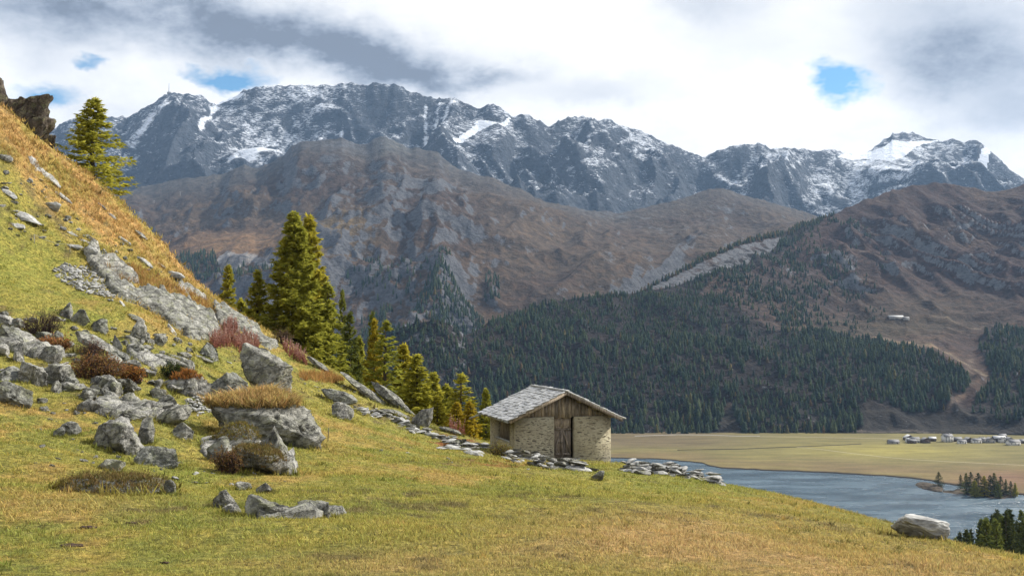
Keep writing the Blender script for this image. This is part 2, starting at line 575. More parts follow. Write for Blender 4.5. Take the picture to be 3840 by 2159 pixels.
# ------------------------------------------------------------------ brown middle mountain
RIDGE_B = [(-400, 800), (200, 765), (400, 738), (480, 715), (560, 690), (640, 672), (700, 660), (830, 652), (880, 628), (920, 622), (960, 630), (1010, 612), (1060, 588), (1090, 555),
           (1130, 536), (1180, 528), (1240, 520), (1280, 519), (1330, 540), (1370, 535), (1400, 520), (1430, 506), (1450, 508), (1480, 528), (1540, 552), (1600, 562),
           (1640, 565), (1680, 598), (1720, 625), (1790, 648), (1860, 668), (1930, 694), (1970, 712), (2040, 748), (2100, 768), (2200, 785), (2300, 795), (2400, 775), (2500, 752), (2600, 726),
           (2660, 708), (2714, 699), (2770, 722), (2850, 745), (2950, 772), (3050, 800), (3100, 815), (3300, 850), (4240, 900)]
COLS_B = {-400: [(1400, 2500), (1150, 2800), (950, 3300), (800, 4100)],
          200: [(1400, 2450), (1150, 2750), (950, 3200), (830, 3700), (765, 4200)],
          600: [(1350, 2350), (1080, 2650), (1010, 2800), (930, 2880), (860, 3200), (780, 3600), (680, 4200)],
          900: [(1350, 2300), (1080, 2620), (1030, 2760), (930, 2820), (870, 3150), (770, 3500), (625, 4100)],
          1100: [(1350, 2250), (1050, 2550), (880, 2850), (740, 3350), (550, 4050)],
          1400: [(1350, 2200), (1080, 2480), (850, 2900), (700, 3400), (520, 4100)],
          1640: [(1350, 2200), (1080, 2500), (830, 2950), (700, 3500), (565, 4100)],
          1970: [(1300, 2300), (1050, 2600), (860, 3050), (790, 3500), (712, 3900)],
          2300: [(1250, 2500), (1000, 2850), (900, 3300), (795, 3900)],
          2714: [(1150, 2800), (930, 3300), (830, 3700), (699, 4250)],
          3100: [(1050, 3200), (900, 3700), (815, 4250)],
          4240: [(1050, 3200), (950, 3700), (900, 4250)]}
BASE_B = [(-400, 1400), (200, 1400), (1640, 1350), (1970, 1300), (2300, 1250), (2714, 1150), (3100, 1050), (4240, 1050)]


def disp_b(P, px, py, S):
    x, y = P[..., 0].ravel(), P[..., 1].ravel()
    wq = fbm(p3(x / 500, y / 500), 3, 8) * 140
    a = ridged(p3((x + wq) / 420, (y + wq) / 800), 6, 51, 0.55)
    b = fbm(p3(x / 130, y / 170), 5, 61, 0.6)
    knob = ridged(p3(x / 110, y / 140), 4, 66, 0.55)
    right = sstep(px, 1650, 2050).ravel()
    d = (a - 0.45) * (170 - 95 * right) + b * (36 - 22 * right) + (knob - 0.5) * (40 - 26 * right)
    # the grass slopes on the right fall in long smooth ribs
    rib = ridged(p3((x * 0.85 - y * 0.35) / 190, (y + x) / 1500), 3, 71, 0.5)
    d = d + (rib - 0.5) * 75 * right
    d = d.reshape(S.shape) * (1 - 0.75 * np.clip(gauss(px, py, 880, 890, 260, 75), 0, 1))
    return d * (1 - sstep(S, 0.82, 1.0) * 0.88)


NUB, NVB = 760, 190
PB, PBf, pxB, pyB, SB = loft(COLS_B, RIDGE_B, BASE_B, -400, 4240, NUB, NVB, disp_b, ((150, -70), (600, -420)), 1.0, 7.0)
nB = normals(PB)
steepB = 1 - nB[..., 2]
nzB = fbm(p3(PB[..., 0].ravel() / 300, PB[..., 1].ravel() / 300), 5, 88, 0.6).reshape(SB.shape)
nzB2 = fbm(p3(PB[..., 0].ravel() / 90, PB[..., 1].ravel() / 90, 3.3), 4, 98, 0.6).reshape(SB.shape)


def lerp_col(c, k, target):
    k = np.clip(k, 0, 1)[..., None]
    return c * (1 - k) + k * np.array(target)


colB = np.zeros(SB.shape + (3,)) + np.array([0.043, 0.028, 0.020])  # browns darkened to stand in for cloud shade on the mountain
colB = lerp_col(colB, sstep(nzB, -0.15, 0.35), (0.060, 0.041, 0.027))
colB = lerp_col(colB, 1.1 * gauss(pxB, pyB, 900, 890, 260, 60) + 0.9 * gauss(pxB, pyB, 1020, 960, 110, 45), (0.131, 0.080, 0.041))
colB = lerp_col(colB, 0.9 * gauss(pxB, pyB, 1180, 880, 120, 70) + 0.5 * gauss(pxB, pyB, 1330, 860, 120, 50), (0.106, 0.076, 0.037))  # yellowish sunlit patches painted into the slope colour
colB = lerp_col(colB, 0.7 * gauss(pxB, pyB, 1000, 770, 330, 40) + 0.5 * gauss(pxB, pyB, 2050, 850, 240, 50), (0.083, 0.061, 0.041))
colB = lerp_col(colB, 0.75 * sstep(pxB, 1650, 1950) * sstep(SB, 0.05, 0.3) * sstep(nzB2, -0.3, 0.2), (0.058, 0.042, 0.029))
colB = lerp_col(colB, sstep(SB, 0.86, 1.0) * (0.7 - 0.3 * sstep(pxB, 1600, 2000)), (0.063, 0.066, 0.068))
colB = lerp_col(colB, 0.6 * gauss(pxB, pyB, 1460, 540, 90, 40), (0.073, 0.080, 0.083))
rockB = 0.08 + 0.80 * sstep(steepB, 0.16, 0.42) + 0.30 * nzB + 0.25 * nzB2
rockB += 0.30 * gauss(pxB, pyB, 1300, 960, 250, 110) + 0.35 * gauss(pxB, pyB, 1500, 720, 280, 80) + 0.3 * gauss(pxB, pyB, 1250, 560, 250, 50) - 0.35 * gauss(pxB, pyB, 2000, 900, 300, 110) \
    - 0.9 * gauss(pxB, pyB, 900, 890, 240, 55) - 0.35 * gauss(pxB, pyB, 1000, 760, 300, 35) + 0.35 * gauss(pxB, pyB, 2300, 800, 350, 45) + 0.3 * gauss(pxB, pyB, 2714, 730, 120, 50)
crag = in_poly(pxB + nzB2 * 12, pyB + nzB * 8, [(800, 1010), (815, 950), (850, 922), (890, 935), (930, 948), (975, 955), (1010, 975), (1040, 1000), (1035, 1035), (1000, 1040), (950, 1020), (890, 1030), (830, 1040)])
crag_k = crag & (nzB2 > -0.25)
rockB = np.where(crag_k, -1.0, rockB)
colB = np.where(crag_k[..., None], np.array([0.19, 0.185, 0.185]) * (1 + 0.9 * nzB2[..., None]), colB)
matB = mountain_material('brown_alp_slope', 3.3, 0.6, (0.020, 0.022, 0.028), (0.105, 0.106, 0.114))
mountain('mountain_slope', PBf, colB, rockB, np.full(SB.shape, -3.0), matB, 2)

# ------------------------------------------------------------------ forested hill across the lake
RIDGE_C = [(1000, 1330), (1300, 1290), (1440, 1255), (1500, 1225), (1560, 1203), (1640, 1197), (1700, 1218), (1745, 1255), (1790, 1232), (1880, 1188), (2060, 1133), (2200, 1108),
           (2380, 1100), (2440, 1072), (2560, 1008), (2700, 940), (2800, 900), (2880, 880), (2960, 862), (3020, 838), (3080, 818), (3140, 792), (3200, 768), (3280, 735),
           (3350, 712), (3420, 696), (3480, 690), (3520, 684), (3560, 686), (3600, 694), (3640, 706), (3700, 717), (3740, 714), (3790, 700), (3840, 692), (4000, 668), (4300, 640)]
COLS_C = {1000: [(1650, 1540), (1500, 1600), (1400, 1660), (1330, 1750)],
          1500: [(1650, 1545), (1500, 1600), (1350, 1660), (1225, 1740)],
          1640: [(1650, 1545), (1500, 1600), (1350, 1660), (1197, 1745)],
          1745: [(1650, 1550), (1500, 1620), (1380, 1700), (1255, 1830)],
          2060: [(1645, 1555), (1500, 1640), (1350, 1760), (1220, 1920), (1133, 2080)],
          2400: [(1640, 1560), (1500, 1660), (1350, 1790), (1210, 1970), (1090, 2200)],
          2700: [(1636, 1560), (1480, 1680), (1330, 1820), (1220, 2020), (1100, 2180), (940, 2480)],
          2960: [(1630, 1565), (1450, 1700), (1310, 1880), (1200, 2130), (1020, 2450), (862, 2780)],
          3200: [(1628, 1560), (1450, 1700), (1330, 1850), (1220, 2180), (1080, 2420), (900, 2700), (768, 2950)],
          3500: [(1625, 1560), (1450, 1690), (1320, 1860), (1215, 2220), (1080, 2430), (880, 2740), (688, 3050)],
          3840: [(1625, 1530), (1450, 1670), (1320, 1830), (1215, 2150), (1080, 2360), (880, 2650), (692, 2980)],
          4300: [(1630, 1500), (1450, 1640), (1320, 1800), (1215, 2100), (1080, 2300), (880, 2600), (640, 2950)]}
BASE_C = [(1000, 1650), (1745, 1648), (2400, 1640), (2960, 1630), (3500, 1625), (4300, 1630)]


def disp_c(P, px, py, S):
    x, y = P[..., 0].ravel(), P[..., 1].ravel()
    b = fbm(p3(x / 150, y / 180), 5, 161, 0.55)
    knob = ridged(p3(x / 85, y / 110), 4, 166, 0.55)
    rib = ridged(p3((x + y * 0.55) / 75, (y - x) / 700), 4, 171, 0.55)
    s = S.ravel()
    hi = sstep(s, 0.52, 0.7) * sstep(px.ravel(), 2900, 3300)
    d = b * 16 + (knob - 0.5) * (20 + 8 * hi) + (rib - 0.5) * 50 * hi
    d = d.reshape(S.shape)
    return d * (1 - sstep(S, 0.85, 1.0) * 0.8) * sstep(S, 0.0, 0.06)


NUC, NVC = 620, 230
PC, PCf, pxC, pyC, SC = loft(COLS_C, RIDGE_C, BASE_C, 1000, 4300, NUC, NVC, disp_c, ((60, -30), (300, -250)), 1.0, 4.0)
nC = normals(PC)
steepC = 1 - nC[..., 2]
nzC = fbm(p3(PC[..., 0].ravel() / 160, PC[..., 1].ravel() / 160), 5, 188, 0.6).reshape(SC.shape)
nzC2 = fbm(p3(PC[..., 0].ravel() / 45, PC[..., 1].ravel() / 45, 3.3), 4, 198, 0.6).reshape(SC.shape)

FOREST = [(1000, 1700), (1000, 1250), (1480, 1200), (1640, 1190), (1745, 1240), (1880, 1180), (2060, 1120), (2400, 1085), (2470, 1085), (2700, 985), (2850, 930), (2960, 870), (3060, 825), (3090, 828),
          (2980, 905), (2900, 970), (2800, 1010), (2680, 1040), (2620, 1085), (2750, 1150), (2840, 1205), (2880, 1235), (3100, 1240), (3200, 1275), (3300, 1290), (3420, 1300), (3520, 1335),
          (3600, 1365), (3640, 1420), (3630, 1445), (3570, 1470), (3545, 1525), (3420, 1528), (3300, 1510), (3220, 1520), (3235, 1600), (3200, 1640), (2800, 1645), (2760, 1590), (2745, 1500), (2720, 1500), (2700, 1590), (2640, 1645), (1500, 1660)]
FOREST_R = [(3660, 1280), (3740, 1235), (3860, 1230), (4300, 1250), (4300, 1600), (3740, 1590), (3690, 1530), (3640, 1560), (3640, 1480), (3720, 1400), (3690, 1330)]
CRAG_C = [(2420, 1072), (2560, 1020), (2700, 952), (2800, 915), (2900, 895), (2960, 880), (2900, 930), (2800, 985), (2680, 1020), (2560, 1055), (2450, 1085)]
in_for = in_poly(pxC, pyC, FOREST) | in_poly(pxC, pyC, FOREST_R)

colC = np.zeros(SC.shape + (3,)) + np.array([0.038, 0.023, 0.020])  # hill browns darkened, cloud shade put into the colour
colC = lerp_col(colC, sstep(nzC, -0.2, 0.4) * 0.9, (0.059, 0.039, 0.029))
colC = lerp_col(colC, 0.75 * gauss(pxC, pyC, 3350, 1215, 420, 55), (0.053, 0.042, 0.025))
colC = lerp_col(colC, 0.7 * gauss(pxC, pyC, 3500, 1130, 330, 60), (0.056, 0.042, 0.029))
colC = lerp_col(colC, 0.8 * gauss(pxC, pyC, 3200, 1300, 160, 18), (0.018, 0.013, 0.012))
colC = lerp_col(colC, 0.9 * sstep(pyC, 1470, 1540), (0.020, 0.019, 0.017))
# darker ground under the wood
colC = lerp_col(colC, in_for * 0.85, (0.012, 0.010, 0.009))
colC = lerp_col(colC, 0.6 * gauss(pxC, pyC, 2900, 1080, 260, 90), (0.023, 0.018, 0.015))
rockC = -0.02 + 0.7 * sstep(steepC, 0.22, 0.45) + 0.28 * nzC + 0.35 * nzC2 - 0.25 * gauss(pxC, pyC, 3400, 1210, 400, 60)
rockC += 0.35 * gauss(pxC, pyC, 3850, 1500, 120, 90) + 0.25 * gauss(pxC, pyC, 3050, 980, 180, 70) - 0.2 * gauss(pxC, pyC, 3400, 1580, 200, 50)
rockC = np.where(in_for, np.minimum(rockC, 0.52) - 0.05, rockC)
rockC = np.where(in_poly(pxC + nzC2 * 10, pyC + nzC2 * 6, CRAG_C), 0.62 + 0.5 * nzC2, rockC)
# trails, gully scree
for pts, wd, tint in (([(3060, 1235), (3130, 1243), (3210, 1262), (3330, 1285), (3440, 1293), (3560, 1312), (3640, 1350), (3700, 1375)], 4.5, (0.15, 0.115, 0.08)),
                      ([(3640, 1330), (3630, 1380), (3650, 1410), (3600, 1460), (3570, 1500), (3560, 1530)], 13, (0.095, 0.070, 0.054)),
                      ([(3180, 1618), (3300, 1616), (3420, 1612), (3380, 1600), (3450, 1618), (3530, 1630)], 2.5, (0.13, 0.11, 0.09)),
                      ([(3480, 1180), (3600, 1215), (3720, 1228), (3840, 1240)], 3.5, (0.13, 0.10, 0.07))):
    dmin = np.full(SC.shape, 1e9)
    for (x0, y0), (x1, y1) in zip(pts[:-1], pts[1:]):
        L = math.hypot(x1 - x0, y1 - y0); ux, uy = (x1 - x0) / L, (y1 - y0) / L
        al = np.clip((pxC - x0) * ux + (pyC - y0) * uy, 0, L)
        dmin = np.minimum(dmin, np.hypot(pxC - x0 - al * ux, pyC - y0 - al * uy))
    k = np.exp(-(dmin / wd) ** 2)
    colC = lerp_col(colC, k, tint)
    rockC = rockC - k * 0.6
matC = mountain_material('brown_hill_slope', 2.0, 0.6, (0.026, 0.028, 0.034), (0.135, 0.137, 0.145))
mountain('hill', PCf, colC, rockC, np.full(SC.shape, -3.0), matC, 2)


# ------------------------------------------------------------------ lake and valley floor
def lake_d(py, z=0.0):
    """distance at which the ray through a pixel row meets height z"""
    b = (CY - np.asarray(py, float)) / F
    Y = math.cos(PITCH) - math.sin(PITCH) * b
    Z = math.sin(PITCH) + math.cos(PITCH) * b
    return (z - CAMZ) * Y / Z


m, t = material('lake_water')
p = t.obj()
q = t.vm('ADD', t.scl(p, (0.30, 1.0, 1.0)), t.scl(t.node('ShaderNodeTexNoise', {'Vector': p, 'Scale': 0.01}, out=1), 10.0))
n1 = t.noise(q, 0.16, 6, 0.65)
n2 = t.noise(t.scl(p, (0.35, 1.0, 1.0)), 0.03, 5, 0.55)
colw = t.ramp(t.m('ADD', t.m('MULTIPLY', n1, 0.55), t.m('MULTIPLY', n2, 0.5)), [(0.33, (0.008, 0.024, 0.042)), (0.66, (0.060, 0.105, 0.140))])
bmp = t.bump(t.m('ADD', n1, t.m('MULTIPLY', n2, 1.5)), 1.0, 2.6)
finish(t, colw, t.rng(n2, 0.35, 0.65, 0.16, 0.36), bmp, 0.5)
MAT_WATER = m
nr, nc = 60, 60
X = np.linspace(-1500, 1500, nc); Yv = np.linspace(330, 1700, nr)
gx, gy = np.meshgrid(X, Yv)
place('lake', mesh('lake', np.stack([gx, gy, 0 * gx], -1).reshape(-1, 3), grid_faces(nr, nc), MAT_WATER))
bpy.data.objects['lake']['kind'] = 'structure'

SHORE = [(1400, 1690), (1900, 1700), (2300, 1718), (2480, 1722), (2630, 1736), (2655, 1748), (2700, 1755), (2860, 1763), (3000, 1768), (3140, 1775), (3300, 1785), (3400, 1793), (3480, 1803), (3530, 1815),
         (3600, 1822), (3700, 1835), (3780, 1852), (3840, 1858), (4000, 1864), (4400, 1880)]
m, t = material('valley_meadow_grass')
p = t.obj()
col = t.attr('col')
n1 = t.noise(t.scl(p, (0.35, 1, 1)), 0.05, 6, 0.6)
n2 = t.noise(p, 0.35, 5, 0.65)
c = t.mix(1.0, col, t.ramp(n1, [(0.3, 0.72), (0.7, 1.28)]), 'MULTIPLY')
c = t.mix(1.0, c, t.ramp(n2, [(0.3, 0.85), (0.7, 1.15)]), 'MULTIPLY')
finish(t, c, 0.95, t.bump(n2, 0.4, 0.6), 0.1)
nu, nv = 300, 110
pxM = np.linspace(1400, 4400, nu)
sy = np.interp(pxM, [a for a, _ in SHORE], [b for _, b in SHORE])
d0 = lake_d(sy + 1.5 * fbm(p3(pxM / 30, 0.0), 3, 7))
aM = (pxM - CX) / F
b0 = 1630.0
T = np.linspace(0, 1, nv)[:, None]
dM = d0[None] * (1 - T) + 1640.0 * T
PM = np.stack([aM[None] * dM, dM, 0.9 * sstep(T, 0, 0.02) + 2.6 * T ** 1.5 + 0 * dM], -1)
pxm, pym = to_px(PM)
nzM = fbm(p3(PM[..., 0].ravel() / 140, PM[..., 1].ravel() / 60), 4, 12).reshape(dM.shape)
colM = np.zeros(dM.shape + (3,)) + np.array([0.124, 0.108, 0.044])
colM = lerp_col(colM, 0.9 * (1 - sstep(T + nzM * 0.12 + 0 * dM, 0.06, 0.30)), (0.125, 0.092, 0.046))
colM = lerp_col(colM, sstep(nzM, -0.1, 0.4) * 0.5, (0.160, 0.136, 0.048))
colM = lerp_col(colM, 0.9 * gauss(pxm, pym, 3330, 1690, 330, 26), (0.208, 0.180, 0.052))
colM = lerp_col(colM, 0.8 * (1 - sstep(pxm, 2500, 3000)) * sstep(-pym, -1695, -1660), (0.096, 0.072, 0.044))
colM = lerp_col(colM, 0.8 * gauss(pxm, pym, 3800, 1790, 260, 40), (0.132, 0.072, 0.048))
colM = lerp_col(colM, (T < 0.012) * 1.0 + 0 * dM, (0.024, 0.018, 0.014))
Pm = np.concatenate([np.stack([PM[0, :, 0], PM[0, :, 1] - 0.1, np.full(nu, -1.0)], -1)[None], PM])
place('valley_meadow', mesh('valley_meadow', Pm.reshape(-1, 3), grid_faces(nv + 1, nu), m, {'col': np.concatenate([colM[:1], colM]).reshape(-1, 3)}, True))
bpy.data.objects['valley_meadow']['kind'] = 'structure'


def valley_z(px_, d_):
    dd = np.interp(px_, pxM, d0)
    T_ = np.clip((d_ - dd) / (1640.0 - dd), 0, 1)
    return 0.9 + 2.6 * T_ ** 1.5


def on_valley(px_, py_):
    d_ = float(lake_d(py_, 2.0))
    for _ in range(3): d_ = float(lake_d(py_, valley_z(px_, d_)))
    q_ = at(px_, py_, d_)
    return q_
# ------------------------------------------------------------------ near slope: height field through surveyed points
PTS = []
def col_pts(px, lst):
    for py, d in lst: PTS.append(at(px, py, d))
col_pts(-500, [(2159, 10.5), (1900, 15), (1700, 20), (1500, 27), (1270, 36), (1000, 44), (650, 53), (300, 60)])
col_pts(0, [(2159, 11), (1900, 16), (1700, 22), (1560, 27), (1400, 34), (1270, 40), (1120, 45.5), (1000, 50), (820, 54), (650, 58), (520, 61), (420, 64)])
col_pts(220, [(1270, 43), (1000, 54), (800, 60), (690, 64), (585, 67)])
col_pts(440, [(2159, 11), (1900, 16.5), (1700, 25), (1500, 33), (1400, 38), (1300, 43), (1150, 50), (1000, 57), (870, 63), (745, 70)])
col_pts(640, [(1300, 49), (1150, 57), (1040, 64), (962, 71)])
col_pts(830, [(2159, 11), (1900, 17), (1700, 28), (1550, 38), (1400, 49), (1250, 61), (1142, 72)])
col_pts(1060, [(1500, 45), (1400, 55), (1285, 72)])
col_pts(1280, [(2159, 11), (2000, 14.4), (1900, 18.5), (1750, 30), (1600, 44), (1500, 56), (1402, 70)])
col_pts(1500, [(1640, 45), (1560, 58), (1532, 66)])
col_pts(1640, [(2159, 11.1), (1900, 20), (1750, 34), (1660, 50), (1603, 61)])
col_pts(1780, [(1680, 50), (1645, 58)])
col_pts(1920, [(2159, 11.2), (1990, 15.9), (1850, 24.6), (1780, 33.6), (1725, 47)])
col_pts(2330, [(2159, 11.5), (2000, 16), (1900, 22), (1800, 36), (1752, 50)])
col_pts(2700, [(2159, 11.8), (2000, 18), (1900, 27), (1806, 44)])
col_pts(3040, [(2159, 12.2), (2000, 20), (1886, 38)])
col_pts(3430, [(2159, 13), (2080, 18), (1990, 32)])
col_pts(3840, [(2159, 14), (2084, 21)])
col_pts(4400, [(2350, 10), (2230, 16)])
for px, py, d in ((0, 470, 70), (220, 660, 74), (440, 830, 77), (640, 1050, 79), (830, 1230, 80), (1060, 1370, 80), (1280, 1480, 78), (1500, 1600, 74), (1640, 1665, 70), (1780, 1710, 66)):
    PTS.append(at(px, py, d))
HZ = CAMZ - 6.0                                  # hut base level
hut_o = np.array([0.147, 50.0, HZ]); HUT_RZ = R(15.0)
hx = np.array([math.cos(HUT_RZ), math.sin(HUT_RZ)]); hy = np.array([-math.sin(HUT_RZ), math.cos(HUT_RZ)])
def hut_w(u, v): return hut_o[:2] + hx * u + hy * v
for u, v, z in ((0, -0.3, 0.10), (-0.3, 2.5, 0.16), (-0.3, 5.2, 0.16), (2.5, -0.3, -0.06), (3.3, -0.4, -0.10), (4.2, -0.4, -0.42), (5.3, -0.2, -0.75), (5.4, 3, -0.95), (2.5, 5.6, -0.3), (2.5, 2.5, -0.1)):
    PTS.append(np.array([*hut_w(u, v), HZ + z]))
# under and behind the viewpoint, beyond the brow
for x, y, z in ((0, 0, -1.75), (-6, 0, -0.6), (6, 0, -2.9), (0, -8, -1.2), (-14, 0, 1.6), (14, 2, -5.0), (-30, 5, 8), (-45, 25, 13), (-60, 60, 30), (0, 6, -2.2), (-4, 6, -1.6), (5, 6, -3.0),
                (-75, 90, 32), (-55, 100, 12), (-42, 100, 2), (-30, 100, -8), (-20, 98, -15), (-10, 92, -17), (-3, 84, -15), (4, 76, -14), (12, 68, -14), (22, 58, -14),
                (28, 44, -13), (24, 30, -11), (22, 18, -9), (36, 20, -18), (45, 40, -24), (30, 90, -30), (0, 120, -34), (-30, 130, -32), (-60, 140, -14), (60, 80, -44), (90, 40, -52),
                (20, 160, -58), (-40, 180, -60), (120, 120, -90), (70, 170, -85), (-100, 200, -30), (0, 240, -90), (100, 235, -62), (128, 240, -56), (60, 240, -80), (150, 250, -60), (0, 330, -140), (120, 330, -125), (-150, 330, -120),
                (-120, 120, 45), (-140, 0, 50), (200, 100, -110), (200, 330, -140), (-100, 480, -170), (100, 480, -170), (300, 480, -170), (300, 250, -140), (-300, 480, -170), (-300, 250, -20), (-300, 0, 100), (300, 0, -140)):
    PTS.append(np.array([x, y, CAMZ + z]))
PTS = np.array(PTS)
_c = 2.0
def _phi(r2): return np.sqrt(r2 + _c * _c)
_n = len(PTS)
_A = np.zeros((_n + 3, _n + 3))
_A[:_n, :_n] = _phi(((PTS[:, None, :2] - PTS[None, :, :2]) ** 2).sum(-1)) - np.eye(_n) * 0.02
_A[:_n, _n] = 1; _A[:_n, _n + 1:] = PTS[:, :2]
_A[_n:, :_n] = _A[:_n, _n:].T
_w = np.linalg.solve(_A, np.concatenate([PTS[:, 2], [0, 0, 0]]))


def ground_z(x, y):
    x = np.atleast_1d(np.asarray(x, float)); y = np.atleast_1d(np.asarray(y, float))
    sh = x.shape
    x = x.ravel(); y = y.ravel()
    z = np.empty_like(x)
    for i in range(0, len(x), 20000):
        a, b = x[i:i + 20000], y[i:i + 20000]
        r2 = (a[:, None] - PTS[None, :, 0]) ** 2 + (b[:, None] - PTS[None, :, 1]) ** 2
        z[i:i + 20000] = _phi(r2) @ _w[:_n] + _w[_n] + _w[_n + 1] * a + _w[_n + 2] * b
    dd = np.hypot(x, y)
    hut = np.exp(-(((x - 2.2) / 4.5) ** 2 + ((y - 52) / 4.0) ** 2))
    # hummocks; lumpier on the stony hillside
    hill = sstep(-x, -2 - 0.05 * y, 14) * sstep(y, 16, 34)
    z = z + (fbm(p3(x / 3.1, y / 3.1), 4, 301, 0.5) * (0.13 + 0.34 * hill) + fbm(p3(x / 0.7, y / 0.7), 3, 311, 0.55) * (0.035 + 0.05 * hill)) * (1 - 0.8 * hut) * sstep(dd, 2, 8)
    return z.reshape(sh)


_TS = np.concatenate([np.linspace(5, 110, 700), np.linspace(110.5, 400, 300)])
def hit(px, py):
    """where the sight line through a photograph pixel meets the near slope"""
    P = at(px, py, _TS)
    gz = ground_z(P[:, 0], P[:, 1])
    below = P[:, 2] <= gz
    i = int(np.argmax(below)) if below.any() else len(_TS) - 1
    if i == 0: return P[0]
    a = P[i - 1][2] - gz[i - 1]; b = gz[i] - P[i][2]
    k = a / (a + b + 1e-9)
    q = P[i - 1] * (1 - k) + P[i] * k
    q[2] = ground_z(q[0], q[1])[0]
    return q


azs = np.concatenate([np.linspace(-86, -34, 40), np.linspace(-33.6, 33.6, 460), np.linspace(34, 86, 40)])
rows = np.concatenate([np.linspace(1.2, 8, 14), np.geomspace(8.3, 85, 300), np.geomspace(87, 560, 46)])
gA, gR = np.meshgrid(np.radians(azs), rows)
gX, gY = np.sin(gA) * gR, np.cos(gA) * gR
gZ = ground_z(gX, gY)
ground_exact = ground_z
_azr = np.radians(azs)
def ground_z(x, y):
    x = np.atleast_1d(np.asarray(x, float)); y = np.atleast_1d(np.asarray(y, float))
    a = np.clip(np.arctan2(x, y), _azr[0], _azr[-1] - 1e-6); q = np.clip(np.hypot(x, y), rows[0], rows[-1] - 1e-6)
    i = np.clip(np.searchsorted(_azr, a, 'right') - 1, 0, len(_azr) - 2); j = np.clip(np.searchsorted(rows, q, 'right') - 1, 0, len(rows) - 2)
    u = (a - _azr[i]) / (_azr[i + 1] - _azr[i]); v = (q - rows[j]) / (rows[j + 1] - rows[j])
    return gZ[j, i] * (1 - u) * (1 - v) + gZ[j, i + 1] * u * (1 - v) + gZ[j + 1, i] * (1 - u) * v + gZ[j + 1, i + 1] * u * v


gpx, gpy = to_px(np.stack([gX, gY, gZ], -1))


def grass_colour(x, y, z, tuft=False):
    """straw, olive, green and rust patches of the autumn turf; natural colour only"""
    x = np.asarray(x, float); y = np.asarray(y, float); z = np.asarray(z, float)
    if x.ndim > 1: return grass_colour(x.ravel(), y.ravel(), z.ravel()).reshape(x.shape + (3,))
    ppx, ppy = to_px(np.stack([x, y, z], -1))
    n1 = fbm(p3(x / 2.6, y / 2.6), 4, 401, 0.6)
    n2 = fbm(p3(x / 0.55, y / 0.55), 3, 411, 0.6)
    n3 = fbm(p3(x / 9.0, y / 7.0), 3, 421)
    c = np.zeros(x.shape + (3,)) + np.array([0.297, 0.271, 0.068])
    c = lerp_col(c, sstep(n1 + 0.6 * n2, -0.15, 0.35) * 0.95, (0.238, 0.246, 0.061))
    c = lerp_col(c, sstep(-(n1 * 0.8 + n3 + 0.5 * n2), 0.05, 0.55) * 0.9, (0.375, 0.271, 0.089))
    # straw and orange sward to the right, and the dry hillside
    k = 1.15 * gauss(ppx, ppy, 2500, 2020, 650, 110) + 0.95 * gauss(ppx, ppy, 3300, 2150, 700, 110) + 0.6 * gauss(ppx, ppy, 1500, 2120, 500, 60) + 0.5 * gauss(ppx, ppy, 250, 1900, 300, 50)
    c = lerp_col(c, k * (0.55 + 0.55 * sstep(n1 + n2 * 0.6, -0.5, 0.3)), (0.407, 0.290, 0.124))
    dry = sstep(ppx - ppy * 0.75 + n1 * 170, -520, -280) * (1 - sstep(ppy, 1180, 1330)) * (0.35 + 0.65 * sstep(n1 + 0.6 * n3, -0.3, 0.15))
    c = lerp_col(c, dry * (0.45 + 0.6 * sstep(n2 + n1, -0.45, 0.3)), (0.442, 0.282, 0.108))
    grn = 0.9 * gauss(ppx, ppy, 30, 1010, 260, 110) + 0.7 * gauss(ppx, ppy, 420, 1190, 200, 60) + 0.55 * gauss(ppx, ppy, 1350, 1680, 260, 60) + 0.55 * gauss(ppx, ppy, 2500, 1830, 330, 40) + 0.6 * gauss(ppx, ppy, 700, 1790, 260, 40)
    c = lerp_col(c, grn * (0.6 + 0.4 * sstep(n2, -0.3, 0.4)), (0.259, 0.271, 0.061))
    c = lerp_col(c, sstep(n3 * 0.6 + n2 + 0.4 * n1 - 0.35 * grn, 0.38, 0.75) * 0.85, (0.165, 0.132, 0.061))
    # rusty leaves along the fallen wall
    rust = gauss(ppx, ppy, 1640, 1655, 190, 26) + gauss(ppx, ppy, 1900, 1735, 150, 20) + 0.7 * gauss(ppx, ppy, 380, 1860, 130, 25)
    c = lerp_col(c, rust * sstep(n2, 0.0, 0.45), (0.265, 0.102, 0.042))
    far = sstep(y, 85, 130)
    return lerp_col(c, far, (0.075, 0.075, 0.03))


m, t = material('alpine_turf')
p = t.obj()
col = t.attr('col')
n1 = t.noise(p, 7.0, 6, 0.7, 0.3)
n2 = t.noise(p, 24.0, 4, 0.7)
n3 = t.noise(p, 1.7, 5, 0.62)
c = t.mix(1.0, col, t.ramp(n1, [(0.32, (0.22, 0.22, 0.24)), (0.5, (0.85, 0.85, 0.85)), (0.70, (1.6, 1.5, 1.4))]), 'MULTIPLY')
c = t.mix(1.0, c, t.ramp(n2, [(0.30, 0.55), (0.70, 1.35)]), 'MULTIPLY')
c = t.mix(1.0, c, t.ramp(n3, [(0.30, (0.70, 0.78, 0.75)), (0.70, (1.25, 1.12, 1.1))]), 'MULTIPLY')
hgt = t.m('ADD', t.m('MULTIPLY', n1, 1.0), t.m('MULTIPLY', n2, 0.45))
finish(t, c, 0.95, t.bump(hgt, 1.0, 0.14), 0.1)
MAT_TURF = m
gcol = grass_colour(gX, gY, gZ)
place('ground', mesh('ground', np.stack([gX, gY, gZ], -1).reshape(-1, 3), grid_faces(*gX.shape), MAT_TURF, {'col': gcol.reshape(-1, 3)}, True))
bpy.data.objects['ground']['kind'] = 'structure'
rs = np.random.RandomState(20)
